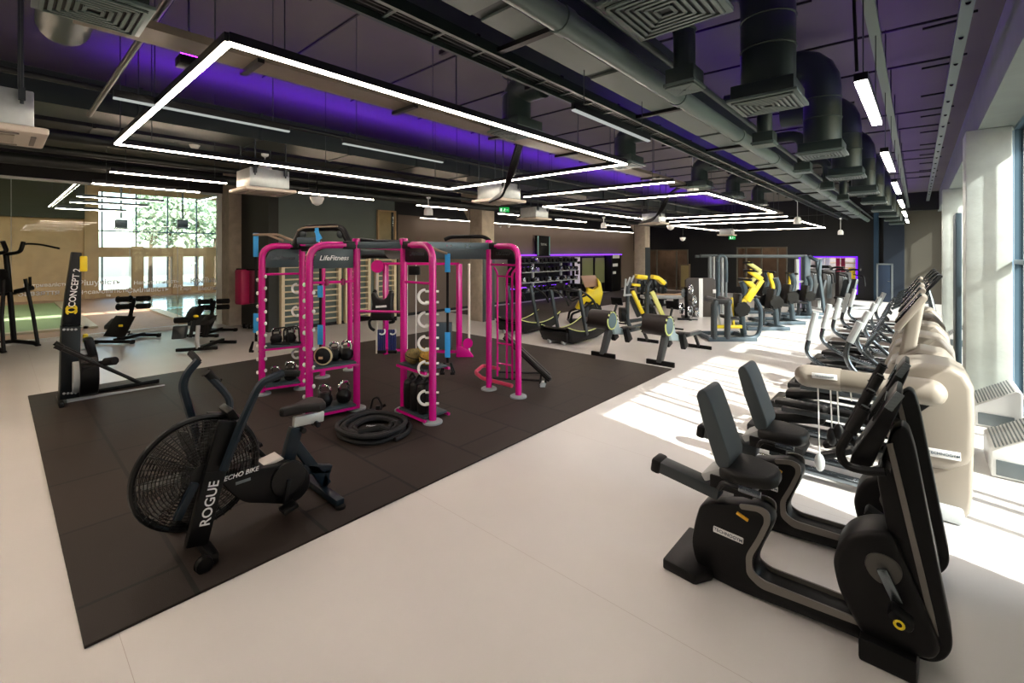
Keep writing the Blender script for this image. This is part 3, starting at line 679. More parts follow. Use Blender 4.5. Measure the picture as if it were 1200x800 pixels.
# exit signs
def exit_sign(px, py, d, w, label):
    p = PD(px, py, d); rt = RGT; t = thing('exit_sign', label, 'sign', p, 'green exit signs')
    g = emis('exit green', '1fa64a', 1.1); h = w * .55
    b = MB(); b.box(p, (w, .05, h), YAW, bev=.008); b.build('sign_box', g, t)
    s = MB(); f = p - FWD * .028
    def q(u, v, a, c): s.box(f + rt * (u * w) + UP * (v * h), (a * w, .004, c * h), YAW)
    q(-.32, 0, .16, .6); q(.05, .22, .08, .13); s.bar(f + rt * (.04 * w) + UP * (.14 * h), f + rt * (-.02 * w) - UP * (.12 * h), .05 * w, .004, rt)
    s.bar(f + rt * (-.02 * w) - UP * (.1 * h), f + rt * (.1 * w) - UP * (.34 * h), .035 * w, .004, rt); s.bar(f + rt * (-.02 * w) - UP * (.1 * h), f + rt * (-.13 * w) - UP * (.3 * h), .035 * w, .004, rt)
    s.bar(f + rt * (.03 * w) + UP * (.1 * h), f + rt * (.14 * w), .03 * w, .004, rt); s.bar(f + rt * (.22 * w), f + rt * (.4 * w), .03 * w, .004, UP); s.build('running_figure_symbol', emis('exit white', 'eafff0', 1.4), t)
    MB().cyl(p + UP * (h / 2), V((p.x, p.y, ZC)), .008, n=6).build('drop_rod', M_dgrey, t)
exit_sign(591, 246, 12.5, .27, 'green exit sign hanging just right of the first concrete pillar')
exit_sign(858, 278.5, 18, .25, 'small green exit sign before the far black wall')
# pillars with a corbelled head
for (x, y) in ((-10.15, 10.05), (-9.9, 20.6)):
    c = MB().box2((x - .27, y - .27, 0), (x + .27, y + .27, ZC), bev=.015)
    c.prism([(x - .28, y - .3, 3.3), (x - .28, y - .3, 3.1), (x - .62, y - .3, 3.62), (x - .62, y - .3, 4.0), (x - .28, y - .3, 4.0)], (0, .06, 0))
    c.box((x, y, 3.9), (1.1, .7, .5), bev=.03); struct(c.build('pillar', M_conc))
    struct(MB().box2((x + .27, y - .25, 0), (x + .3, y + .25, 2.35)).build('trim_8', M_dgrey))
# ================================================================== RECUMBENT BIKES (lengthwise along X)
def rbike(label):
    Y = 3.12
    def C(cx, cy, y=Y): return PYp(750 + cx / 2, 400 + cy / 2, y)
    t = thing('recumbent_bike', label, 'exercise bike', (-.6, Y, 0), 'recumbent bikes')
    M_inlay = mat('graphite inlay', '77736d', .35, metal=.4)
    body = [C(*p) for p in ((150, 368), (272, 374), (303, 388), (318, 412), (311, 437), (291, 472), (275, 507), (280, 533), (302, 553), (495, 628), (540, 650), (540, 690), (400, 632), (240, 572), (170, 538), (138, 503), (128, 455), (138, 405))]
    MB().prism(body, (0, .15, 0), .02, 2, .05).build('seat_frame', M_black, t)
    inl = [C(*p, Y - .078) for p in ((232, 380), (282, 386), (304, 400), (306, 425), (284, 470), (262, 505), (264, 538), (290, 560), (520, 652), (522, 668), (282, 577), (250, 545), (248, 500), (272, 462), (291, 424), (290, 408), (276, 398), (236, 392))]
    MB().prism(inl, (0, .012, 0), rad=.03).build('inlay_strip', M_inlay, t)
    MB().prism([p + V((0, .16, 0)) for p in inl], (0, .012, 0), rad=.03).build('inlay_strip', M_inlay, t)
    hs = [C(*p) for p in ((462, 520), (458, 495), (466, 462), (490, 432), (530, 421), (590, 425), (612, 470), (706, 690), (690, 716), (640, 706), (530, 670), (496, 605), (472, 560))]
    MB().prism(hs, (0, .24, 0), .03, 3, .07).build('flywheel_housing', M_black, t)
    ms = [C(*p) for p in ((556, 305), (592, 200), (615, 188), (630, 200), (645, 245), (732, 680), (730, 708), (714, 728), (688, 735), (650, 725), (640, 700), (590, 480))]
    MB().prism(ms, (0, .13, 0), .025, 3, .05).build('mast', M_black, t)
    im = [C(*p, Y - .068) for p in ((578, 240), (592, 238), (690, 640), (700, 690), (690, 712), (660, 712), (655, 700), (682, 695), (684, 680))]
    MB().prism(im, (0, .012, 0)).build('inlay_strip', M_inlay, t)
    # console, screen on the side the rider faces
    cs = [C(*p, Y - .12) + V((0, .12, 0)) for p in ((600, 112), (612, 122), (614, 142), (603, 170), (545, 292), (515, 303), (488, 292), (496, 264), (548, 190), (580, 136))]
    con = MB().prism(cs, (0, .26, 0), .02, 2).build('console', M_black, t)
    a, b = cs[0], cs[7]; n = V((-(b - a).z, 0, (b - a).x)).normalized(); n = n if n.x < 0 else -n
    m_ = (cs[9] + cs[8]) / 2 + n * .006
    MB().bar(cs[9] + n * .006 + (cs[8] - cs[9]) * .1, cs[8] + n * .006, .21, .006, (0, 1, 0)).build('screen', mat('dark screen glass', '0b0f14', .08), con)
    s = MB()
    for k in range(5): s.box(C(600, 128 + k * 8, Y - .13) + V((-.005 * k, -.008, 0)), (.022, .012, .008))
    s.box(C(596, 140, Y - .13) + V((0, -.004, 0)), (.035, .012, .1), (0, .5, 0)); s.build('speaker_slots', M_grey, con)
    hb = MB()
    for yo in (-.18, .2):
        q = [C(530, 150, Y - .16), C(512, 180, Y - .16), C(486, 220, Y - .16), C(466, 254, Y - .16), C(482, 288, Y - .16), C(530, 300, Y - .16), C(575, 302, Y - .16)]
        hb.tube([p + V((0, .16 + yo, 0)) for p in q], .021, 10, fil=.05)
    hb.cyl(C(575, 302, Y - .16) + V((0, -.02, 0)), C(575, 302, Y - .16) + V((0, .36, 0)), .02)
    hbo = hb.build('handlebar', M_black, t)
    for yo in (-.18, .2):
        MB().cyl(C(527, 156, Y - .16) + V((0, .16 + yo, 0)), C(494, 208, Y - .16) + V((0, .16 + yo, 0)), .027, bev=.006).build('hand_grip', M_rubber, hbo)
    # seat
    bk = [C(*p, Y - .14) + V((0, .14, 0)) for p in ((130, 125), (140, 113), (152, 116), (165, 140), (212, 280), (208, 298), (192, 302), (178, 290), (146, 190))]
    MB().prism(bk, (0, .28, 0), .025, 3, .03).build('backrest', mat('grey vinyl backrest', '3c4448', .5, bump=.12, bs=120), t)
    ctr = (bk[3] + bk[4]) / 2; 
    se = MB(); xa, xb = C(200, 335).x, C(328, 350).x; zz = C(280, 352, Y - .17).z + .03
    se.prism([(xa, Y - .15, zz), (xa, Y + .15, zz), (xa + .12, Y + .17, zz), (xb - .03, Y + .12, zz), (xb, Y + .05, zz), (xb, Y - .05, zz), (xb - .03, Y - .12, zz), (xa + .12, Y - .17, zz)], (0, 0, .085), .03, 3)
    se.build('seat', M_vinyl, t)
    MB().bar(C(160, 305, Y), C(208, 290, Y), .05, .22, (0, 0, 1), .01).build('seat_hinge', M_lgrey, t)
    MB().box2((xa - .06, Y - .12, zz - .12), (xb - .12, Y + .12, zz - .04), .01).build('seat_carriage', M_black, t)
    for yo in (-.19, .19):
        MB().tube([(xa + .02, Y + yo, zz - .08), (xa + .05, Y + yo * 1.12, zz - .02), (xb - .06, Y + yo * 1.12, zz - .03)], .016, 10, fil=.04).build('seat_handle', M_blackm, t)
        MB().cyl((xb - .17, Y + yo * 1.12, zz - .026), (xb - .055, Y + yo * 1.12, zz - .03), .019).build('grip_sensor', M_steel, t)
    r0, r1 = C(40, 283, Y), C(190, 352, Y)
    MB().bar(r0, r1, .08, .12, (0, 0, 1), .012).build('slide_rail', M_dgrey, t); MB().bar(r0 - (r1 - r0).normalized() * .02, r0 + (r1 - r0).normalized() * .05, .1, .14, (0, 0, 1), .02).build('rail_end_cap', M_black, t)
    MB().box(C(240, 410, Y - .08), (.07, .012, .02), (0, .35, 0), .004).build('yellow_lever', mat('amber lever', 'd9a62a', .4), t)
    p = C(207, 452, Y - .08); e = (C(242, 468, Y - .08) - C(172, 436, Y - .08))
    bd = MB().bar(C(172, 438, Y - .081), C(242, 468, Y - .081), .012, .036, (0, 1, 0), .004).build('badge', M_white, t)
    ex = e.normalized(); ey = V((-ex.z, 0, ex.x)); ey = ey if ey.z > 0 else -ey
    MB().text('TECHNOGYM', .027, plane_m(p + V((0, -.008, 0)), ex, ey), .001).build('badge_lettering', mat('badge ink', '5b6670', .5), bd)
    # cranks
    cc = C(570, 535, Y - .13)
    MB().cyl(cc, cc + V((0, .28, 0)), .075, n=28, bev=.008).build('crank_disc', mat('graphite disc', '54524e', .35, metal=.5), t)
    for yo, sg in ((-.02, 1), (.28, -1)):
        d_ = (C(602, 605, Y - .13) - C(566, 530, Y - .13)) * sg; c0 = cc + V((0, yo, 0)); e_ = c0 + d_
        ca = MB().bar(c0 - d_ * .12, e_, .05, .03, (0, 0, 1) if abs(d_.z) < abs(d_.x) else (1, 0, 0), .012).build('crank_arm', M_steel, t)
        s_ = -1 if yo < 0 else 1
        pd = MB().box(e_ + V((.01, s_ * .06, -.02)), (.1, .1, .045), (0, .5, 0), .015).build('pedal', M_black, ca)
        MB().torus(e_ + V((.005, s_ * .115, -.03)), .017, .006, (0, 1, 0), 16, 6).build('toe_strap_ring', M_yel, ca)
    MB().prism([(-1.27, Y - .18, .035), (-1.05, Y - .2, .035), (-.98, Y - .08, .035), (-.98, Y + .12, .035), (-1.05, Y + .3, .035), (-1.27, Y + .3, .035)], (0, 0, .07), .015).build('rear_foot', M_black, t)
    MB().prism([(-.23, Y - .17, .06), (0, Y - .17, .06), (.02, Y + .2, .06), (-.2, Y + .2, .06)], (0, 0, .12), .015).build('front_foot', M_black, t)
    return t
rb = rbike('black recumbent bike nearest the camera, in front of all the others')
dup(rb, 'black recumbent bike behind the nearest one, beside the cream pulley machine', (-.58, 3.12 + .83, 0))

# ================================================================== AIR BIKE (lengthwise along Y)
def air_bike():
    X = -3.82
    def E(cx, cy, x=X): return PXp(120 + cx / 2.667, 380 + cy / 2.667, x)
    t = thing('air_bike', 'dark navy air bike with big fan wheel and white lettering on the black mat', 'exercise bike', (X, 1.3, .018))
    cy = E(302, 458); top = E(300, 293); Rf = top.z - cy.z; z0 = .018
    fan = MB()
    for sx in (-.075, .075):
        for k in range(17): fan.torus((X + sx * (1 - (k / 18) ** 4 * .2), cy.y, cy.z), Rf * (k + 2) / 18.5, .0028, (1, 0, 0), 48, 4)
        for k in range(48):
            a = k * math.pi / 24; fan.cyl((X + sx, cy.y + .06 * math.cos(a), cy.z + .06 * math.sin(a)), (X + sx * .85, cy.y + Rf * math.cos(a + .25), cy.z + Rf * math.sin(a + .25)), .0028, n=4)
    fan.torus((X, cy.y, cy.z), Rf, .022, (1, 0, 0), 56, 8); fan.build('fan_cage', M_blackm, t)
    b = MB()
    for k in range(10):
        a = k * math.pi / 5; d = V((0, math.cos(a), math.sin(a))); c = V((X, cy.y, cy.z))
        b.bar(c + d * .05, c + d * (Rf - .05), .14, .006, (1, .35, 0))
    b.cyl((X - .09, cy.y, cy.z), (X + .09, cy.y, cy.z), .07, n=20); b.build('fan_blades', mat('fan blade grey', '2a2b2b', .45, metal=.4), t)
    fr = MB(); XN, XF = X + .13, X - .13
    fr.bar(E(292, 690, XN), E(352, 455, XN), .06, .135, (1, 0, 0), .01); fr.bar(E(345, 470, XN), E(392, 300, XN), .05, .12, (1, 0, 0), .01)
    fr.bar(E(292, 690, XN) + V((XF - XN, 0, 0)), E(352, 455, XN) + V((XF - XN, 0, 0)), .06, .16, (1, 0, 0), .01); fr.bar(E(345, 470, XN) + V((XF - XN, 0, 0)), E(392, 300, XN) + V((XF - XN, 0, 0)), .05, .12, (1, 0, 0), .01)
    fr.box((X, E(395, 305).y, E(395, 305).z), (.3, .16, .08), bev=.02); fo = fr.build('front_fork', M_black, t)
    a, c = E(322, 622, XN + .032), E(350, 497, XN + .032); ex = (c - a).normalized(); ey = ex.cross(V((1, 0, 0))); ey = -ey if ey.y > 0 else ey
    MB().text('ROGUE', .088, plane_m((a + c) / 2, ex, ey), .001).build('frame_lettering', M_letter, fo)
    s = MB(); s.bar(E(232, 610, XN), E(290, 495, XN), .04, .05, (1, 0, 0), .006); s.build('fan_stay', M_navy, t)
    pb = [E(*p, X) for p in ((345, 470), (400, 452), (560, 418), (600, 420), (628, 450), (628, 495), (600, 530), (560, 545), (430, 540), (395, 520))]
    cg = MB().prism(pb, (.24, 0, 0), .03, 3, .04).build('chain_guard', M_black, t)
    p, q = E(402, 468, X + .124), E(466, 466, X + .124)
    MB().text('ECHO BIKE', .046, plane_m((p + q) / 2, (0, 1, 0), (0, 0, 1)), .001, .25).build('guard_lettering', M_letter, cg)
    MB().box(E(440, 490, X + .122), (.006, .1, .022), bev=.004).build('logo_plate', M_grey, cg)
    cc = E(580, 480, X + .12)
    MB().cyl(cc - V((.01, 0, 0)), cc + V((.02, 0, 0)), E(580, 430).z - E(580, 480).z, n=28, bev=.006).build('crank_disc', M_blackm, t)
    for e, sx, nm in ((E(530, 425, X + .16), 1, 'near'), (E(572, 562, X + .16), 1, 'far')):
        c0 = cc + V((.02, 0, 0)) if nm == 'far' else V((X - .12, cc.y, cc.z)); e = e if nm == 'far' else V((X - .16, e.y, e.z))
        ca = MB().bar(c0, e, .022, .035, (1, 0, 0), .006).build('crank_arm', M_black, t)
        pd = MB().box(e + V((.06 if nm == 'far' else -.06, 0, 0)), (.11, .11, .03), (.25, 0, 0), .006).build('pedal', M_black, ca)
    MB().prism([E(492, 432, X), E(548, 405, X), E(558, 412, X), E(505, 438, X)], (.14, 0, 0), .006).build('foot_peg_plate', mat('pale foot plate', 'd8cfc6', .6), t)
    sf = MB(); sf.bar(E(578, 425), E(605, 320), .07, .1, (1, 0, 0), .01); sf.bar(E(600, 370), E(700, 500), .06, .08, (1, 0, 0), .01); sf.bar(E(600, 450), E(712, 450), .06, .075, (1, 0, 0), .01); sf.bar(E(700, 450), E(690, 505), .06, .06, (1, 0, 0), .01)
    sf.build('seat_frame', M_navy, t)
    MB().bar(E(596, 305), E(690, 285), .05, .085, (1, 0, 0), .01).build('seat_slider', mat('raw steel slider', 'cfd2cf', .35, metal=.5), t)
    for p in (E(628, 330, X + .05), E(672, 312, X + .05)): MB().cyl(p - V((.06, 0, 0)), p + V((.02, 0, 0)), .022, n=14, bev=.005).build('adjuster_knob', M_black, t)
    c = E(628, 258); s = MB(); w = V((1, 0, 0))
    s.prism([c + V((x_, y_, 0)) for x_, y_ in ((-.12, .14), (-.13, .08), (-.05, -.05), (-.035, -.17), (0, -.2), (.035, -.17), (.05, -.05), (.13, .08), (.12, .14), (0, .17))], (0, 0, .075), .025, 3); s.build('saddle', M_vinyl, t)
    # arms: tall crank-shaped levers on both sides
    for XX, pts, grips in ((X - .2, ((318, 440), (283, 305), (250, 195), (262, 155), (300, 112)), ((300, 118), (288, 96))), (X + .2, ((378, 455), (430, 320), (482, 205), (500, 180), (565, 152)), ((560, 152), (608, 150)))):
        q = [E(*p, XX) for p in pts]; al = MB().tube(q, .03, 8, fil=.05).build('arm_lever', M_navy, t)
        a, b = E(*grips[0], XX), E(*grips[1], XX); d = V((-.1 if XX < X else .05, 0, 0))
        MB().tube([a, a + (b - a) * .5 + d * .2, b + d], .024, 10, fil=.02).build('hand_grip', M_rubber, al)
    MB().tube([E(388, 300, X - .05), E(402, 240, X - .1), E(372, 200, X - .16), E(340, 168, X - .2)], .026, 8, fil=.05).build('arm_link', M_navy, t)
    MB().cyl(E(325, 150, X - .2), E(360, 182, X - .2), .03, bev=.008).build('hand_grip', M_rubber, t)
    MB().box(E(398, 292, X) + V((0, 0, .03)), (.2, .05, .12), (.5, 0, 0), .01).build('console', M_black, t)
    f0 = E(262, 640, X + .1); ff = V((X, PZ(225, 628).y, 0))
    MB().bar((X - .32, ff.y, .06), (X + .32, ff.y, .06), .07, .06, (0, 0, 1), .01).build('front_foot', M_black, t)
    for sx in (-.33, .33): MB().cyl((X + sx - .02, ff.y - .06, .06), (X + sx + .02, ff.y - .06, .06), .05, n=18, bev=.006).build('transport_wheel', M_black, t)
    ry = PZ(690, 700).y; ry = E(690, 515).y
    MB().bar((X - .3, ry, .06), (X + .3, ry, .06), .06, .07, (0, 0, 1), .01).build('rear_foot', M_navy, t)
    s = MB()
    for sx in (-.3, .3): s.cyl((X + sx, ry, .018), (X + sx, ry, .045), .04, n=16, bev=.005)
    s.build('rubber_pad', M_rubber, t)
air_bike()

# ================================================================== MAGENTA TRAINING RIG
ZM = .018
def Z0(px, py): p = PZ(px, py, ZM); return V((p.x, p.y, ZM))
A1, A2 = Z0(307, 462), Z0(354, 455); B1, B2 = Z0(362.5, 491), Z0(418, 479); C1, C2 = Z0(507, 495), Z0(473, 481); D1, D2 = Z0(607.5, 465), Z0(573, 456); E1 = Z0(378, 442)
HT = 2.2
rig = thing('training_rig', 'big magenta multi-station training rig standing on the black rubber mat', 'training rig', (-5.6, 3.9, ZM))
M_hook = mat('white plastic hooks', 'f0f0ee', .4); M_foot = mat('grey rubber foot', '8b9094', .6)
def post(pts): 
    o = MB().tube(pts, .046, 14, fil=.22).build('post', M_pink, rig); return o
for (a, b) in ((A1, A2), (B1, B2), (C1, C2), (D1, D2)):
    post([a + V((0, 0, .03)), V((a.x, a.y, HT)), V((b.x, b.y, HT)) + (a - b) * .25]); post([b + V((0, 0, .03)), V((b.x, b.y, HT + .06))])
    MB().cyl(V((b.x, b.y, HT + .0)), V((b.x, b.y, HT + .09)), .055, n=16, bev=.012).build('post_cap', M_pink, rig)
    MB().bar(V((b.x, b.y, HT)) + (a - b) * .32, V((b.x, b.y, HT)), .1, .08, (0, 0, 1), .012).build('corner_joint', M_black, rig)
post([E1 + V((0, 0, .03)), V((E1.x, E1.y, 1.95))]); E2 = E1 + V((-.1, .55, 0)); post([E2 + V((0, 0, .03)), V((E2.x, E2.y, HT))])
for p in (A1, A2, B1, B2, C1, C2, D1, D2, E1, E2):
    MB().lathe([(.12, 0), (.12, .02), (.1, .032), (.05, .034)], p, n=20).build('foot_plate', M_foot, rig)
# sign panels
for (a, b, z0, z1, m_, tc, ts) in ((A1, A2, 1.88, 2.16, mat('slate sign', '35444a', .4), M_steel, .1), (B1, B2, 1.9, 2.16, mat('slate sign', '35444a', .4), M_letter, .11), (C1, C2, 1.98, 2.2, M_black, M_steel, .095), (D1, D2, 2.0, 2.17, M_black, M_dgrey, .085)):
    u = (b - a).normalized(); n = u.cross(UP); L = (b - a).length; n = n if n.dot(EYE - a) > 0 else -n
    o = lambda s_, z: V((a.x, a.y, z)) + u * s_
    pan = MB().prism([o(.05, z0), o(L - .05, z0), o(L - .05, z1), o(.2, z1), o(.1, z1 - .05), o(.05, z1 - .15)], n * .02, .004).build('sign_panel', m_, rig)
    ex = u if u.dot(RGT) > 0 else -u
    MB().text('LifeFitness', ts * .8, plane_m(o(L * .5, (z0 + z1) / 2) + n * .014, ex, UP), .001, .3).build('sign_lettering', tc, pan)
# cross bars between post pairs, with tiny hook studs
def cross(a, b, z, r=.018, m=None): MB().cyl(V((a.x, a.y, z)), V((b.x, b.y, z)), r, n=10).build('cross_bar', m or M_pink, rig)
cross(A1, A2, 1.78); cross(B1, B2, 1.72); cross(C1, C2, 1.72); cross(D1, D2, 1.92)
cross(B2, C2, 1.32)
for (a, b, z) in ((B1, B2, 1.72),):
    for q in (.35, .7): p = a.lerp(b, q); MB().cyl((p.x, p.y, z - .04), (p.x, p.y, z + .04), .03, n=12).build('bar_clamp', mat('dark magenta', '8c1050', .4), rig)
# shelves
def shelf(a, b, z, depth=.36, side=1, tilt=0):
    u = (b - a).normalized(); n = u.cross(UP) * side; L = (b - a).length
    def P(s_, d_, zz): return V((a.x, a.y, zz)) + u * s_ + n * d_
    MB().prism([P(.04, -.1, z), P(L - .04, -.1, z), P(L - .04, depth - .1, z + tilt), P(.04, depth - .1, z + tilt)], (0, 0, .03), .006).build('shelf', mat('slate shelf', '2c3b42', .5), rig)
    MB().bar(P(0, -.1, z - .025), P(L, -.1, z - .025), .03, .03).build('shelf_rail', M_pink, rig); MB().bar(P(0, depth - .1, z - .025), P(L, depth - .1, z - .025), .03, .03).build('shelf_rail', M_pink, rig)
shelf(A1, A2, .71, side=-1); shelf(A1, A2, .14, side=-1); shelf(B1, B2, .66, side=-1); shelf(B1, B2, .1, side=-1); shelf(C1, C2, .66, side=1); shelf(C1, C2, .08, side=1)
# hooks
vd = V((-.748, -.663, 0))
def hooks(p, zs, r=.085, side=-1, vertical=True):
    for z in zs:
        c = V((p.x, p.y, z)) + RGT * (side * (.05 + r * .45)) 
        mb_ = MB()
        for s_ in (-1, 1): mb_.cyl(c + UP * (s_ * r * .78), c + UP * (s_ * r * .78) - RGT * (side * (.12 + r * .5)), .014, n=8)
        mb_.torus(c, r, .017, FWD, 20, 7, math.radians(50), math.radians(310))
        mb_.build('hook', M_hook, rig)
hooks(C1, [.32, .68, .99, 1.28, 1.56]); hooks(A2, [1.55, 1.2, .9, .55, .3], .07)
def nubs(p, z0, z1, n, side=-1):
    for k in range(n):
        z = z0 + (z1 - z0) * k / (n - 1); c = V((p.x, p.y, z)) + RGT * (side * .06) - FWD * .01
        MB().sph(c, .028, (.7, .7, 1.0), 10, 6).build('band_peg', M_hook, rig)
nubs(A1, .15, 1.7, 9); nubs(A1, .2, 1.75, 10, 1); nubs(B1, .1, 1.7, 9); nubs(B1, .2, 1.6, 7, 1)
# top frame
def beam(a, b, z, w, h, m=M_dgrey, z2=None, nm='top_beam'): MB().bar(V((a.x, a.y, z)), V((b.x, b.y, z2 if z2 is not None else z)), h, w, (0, 0, 1), .01).build(nm, m, rig)
M_slate = mat('slate steel', '46545c', .4, metal=.3)
beam(B2, C2, 2.2, .08, .09, M_slate); beam(C2, D2, 2.2, .08, .1, M_slate); beam(A2, E2, 2.18, .08, .09, M_slate); beam(E2, D2, 2.08, .06, .16, M_slate); beam(A2, B1 + (B2 - B1) * .8, 2.16, .06, .08, M_black)
for (a, b) in ((C2, D2),):
    for q in (.25, .5, .72):
        for k in (-.025, .025): p = a.lerp(b, q + k); MB().cyl(V((p.x, p.y, 2.2)) - FWD * .055, V((p.x, p.y, 2.2)) - FWD * .04, .014, n=10).build('bolt', M_chrome, rig)
MB().cyl(V((B2.x, B2.y, 2.18)), V((C2.x, C2.y, 2.18)) - UP * .04, .02, n=10).build('cross_bar', M_pink, rig)
# black trapezoid pull-up handle over the two front towers, loop handles at left and right
def loop(px_pts, d, r, m, nm, fil=.06):
    MB().tube([PD(x, y, d) for x, y in px_pts], r, 10, fil=fil).build(nm, m, rig)
loop([(345, 288), (354, 268), (392, 266), (401, 268), (409, 284)], 6.5, .05, M_black, 'pull_up_handle', .08)
loop([(349, 270), (356, 266.5), (396, 265)], 6.45, .012, mat('tan grip tape', '8f7f6c', .6), 'grip_strip')
loop([(297, 275), (325, 274.5), (346, 283)], 6.9, .02, mat('tan grip tape', '8f7f6c', .6), 'pull_up_handle'); loop([(314, 275), (332, 282)], 6.9, .018, mat('tan grip tape', '8f7f6c', .6), 'pull_up_handle')
loop([(521, 281), (528, 277.5), (566, 277), (574, 281), (578, 291)], 7.3, .032, M_black, 'pull_up_handle')
loop([(423, 281), (440, 283), (470, 283.5), (478, 287)], 6.1, .03, M_black, 'pull_up_handle')
loop([(505, 289), (514, 294), (524, 297)], 6.2, .018, mat('tan grip tape', '8f7f6c', .6), 'pull_up_handle')
loop([(424, 300.5), (442, 299.5), (460, 300.5)], 6.6, .03, M_black, 'pull_up_handle'); 
for px in (408, 461.5): MB().lathe([(.02, -.02), (.13, -.015), (.13, .015), (.02, .02)], PD(px, 293, 6.3), FWD, 20).build('hinge_disc', mat('taupe disc', '6c6a66', .5), rig)
for px in (355, 399): MB().sph(PD(px, 274, 6.5), .055, (1, 1, 1.2), 12, 8).build('pulley_block', M_dgrey, rig)
MB().box(PD(361, 282, 6.5), (.28, .12, .1), YAW, .02).build('pulley_block', M_slate, rig)
# tower D inner ladder tubes and its floor hoop
for q in (.3, .62, .8):
    p = D2.lerp(D1, q); MB().tube([(p.x, p.y, .25), (p.x, p.y, 1.8), V((p.x, p.y, 1.88)) + (D2 - D1) * (.12 if q < .5 else -.15)], .016, 8, fil=.05).build('guide_tube', M_pink, rig)
for z in (.45, .75, 1.75): cross(D2.lerp(D1, .3), D2.lerp(D1, .8), z, .014)
q = [D2 + (D2 - D1) * .1 + V((0, -.05, .12)), D2 + (D2 - D1) * .35 + V((-.02, -.12, .12)), D2 + (D2 - D1) * .32 - FWD * .38 + V((0, 0, .12)), D1 - FWD * .02 + V((0, 0, .12))]
MB().tube([PZ(600, 452, .14), PZ(565, 443, .14), PZ(557, 436, .14), PZ(566, 428, .14), PZ(585, 432, .14)], .03, 10, fil=.1).build('floor_hoop', mat('coral hoop', 'd83a66', .35), rig)
# cable station on the far side of the rig
F1_, F2_ = Z0(452, 415), Z0(538, 418)
cs_ = thing('cable_station', 'magenta cable station with grey weight stack at the back of the rig', 'cable machine', (F1_ + F2_) / 2)
for p in (F1_, F2_): MB().bar(p, p + V((0, 0, 1.86)), .08, .1, None, .01).build('upright', M_pink, cs_)
for z in (1.86, .1): MB().bar(V((F1_.x, F1_.y, z + ZM)) - RGT * .12, V((F2_.x, F2_.y, z + ZM)), .07, .05).build('cross_beam', M_pink, cs_)
MB().lathe([(.02, -.03), (.13, -.03), (.13, .03), (.02, .03)], V((F1_.x, F1_.y, 1.82)) - RGT * .15 - FWD * .05, FWD, 20).build('pulley_wheel', M_pink, cs_)
MB().lathe([(.02, -.02), (.1, -.02), (.1, .02), (.02, .02)], V((F2_.x, F2_.y, .3)) + RGT * .18 - FWD * .05, FWD, 20).build('pulley_wheel', M_pink, cs_)
MB().prism([F2_ + RGT * -.06, F2_ + RGT * .3, F2_ + RGT * .18 + UP * .18, F2_ + UP * .25 - RGT * .04], FWD * .12, .02).build('foot_shroud', M_pink, cs_)
for p in (F1_ - RGT * .18, F2_ + RGT * .2): MB().cyl(p + UP * .02, p + UP * 1.86, .025, n=10).build('guide_rod', mat('pale guide rod', 'd9d4c8', .35), cs_)
pm = F1_.lerp(F2_, .78); MB().box(pm + UP * .42, (.36, .16, .52), YAW, .01).build('weight_shroud', mat('slate shroud', '3b4b55', .4), cs_)
for q in (.3, .42): p = F1_.lerp(F2_, q); MB().cyl(p + UP * .1, p + UP * 1.86, .01, n=6).build('cable', M_white, cs_)
MB().box(F1_.lerp(F2_, .4) + UP * 1.72, (.22, .14, .18), YAW, .02).build('pulley_block', M_black, cs_)
for q in (.62, .69): p = F1_.lerp(F2_, q); MB().cyl(p + UP * .1, p + UP * 1.86, .012, n=6).build('guide_rod', M_chrome, cs_)
MB().bar(F1_ + UP * .78 - RGT * .45 - FWD * .3, F1_ + UP * .78 + RGT * .3 - FWD * .3, .05, .08).build('bar_arm', M_black, cs_)

# ------------------------------------------------------------------ things on the rig
def kettlebell(p, r, label, col=M_black, rz=0):
    t = thing('kettlebell', label, 'kettlebell', p, 'kettlebells on the rig shelves')
    MB().lathe([(.55 * r, 0), (.8 * r, .18 * r), (r, .8 * r), (.92 * r, 1.3 * r), (.55 * r, 1.75 * r), (.1 * r, 1.85 * r)], p, n=18).build('bell', col, t)
    u = V((math.cos(YAW + rz), math.sin(YAW + rz), 0)); c = p + UP * (1.55 * r)
    MB().tube([c - u * .62 * r, c - u * .72 * r + UP * .7 * r, c - u * .4 * r + UP * 1.15 * r, c + u * .4 * r + UP * 1.15 * r, c + u * .72 * r + UP * .7 * r, c + u * .62 * r], .2 * r, 8, fil=.4 * r).build('handle', M_chrome, t)
def on(a, b, q, z, off=0, side=-1):
    u = (b - a).normalized(); n = u.cross(UP) * side; return V((a.x, a.y, z)) + (b - a) * q + n * off
kettlebell(on(A1, A2, .36, .727, .08), .085, 'chrome handled kettlebell on the left tower upper shelf, left of two'); kettlebell(on(A1, A2, .72, .727, .08), .085, 'chrome handled kettlebell on the left tower upper shelf, right of two')
kettlebell(on(A1, A2, .34, .157, .08), .085, 'chrome handled kettlebell on the left tower bottom shelf, left of two'); kettlebell(on(A1, A2, .72, .157, .08), .1, 'chrome handled kettlebell on the left tower bottom shelf, right of two')
kettlebell(on(B1, B2, .6, .677, .16), .085, 'kettlebell beside the ringed ball on the second tower upper shelf'); kettlebell(on(B1, B2, .82, .677, .08), .09, 'kettlebell at the right post on the second tower upper shelf')
kettlebell(on(B1, B2, .35, .117, .08), .1, 'kettlebell on the second tower bottom shelf, left of two'); kettlebell(on(B1, B2, .76, .117, .08), .1, 'kettlebell on the second tower bottom shelf, right of two', rz=.9)
p = on(B1, B2, .3, .677 + .115, .0)
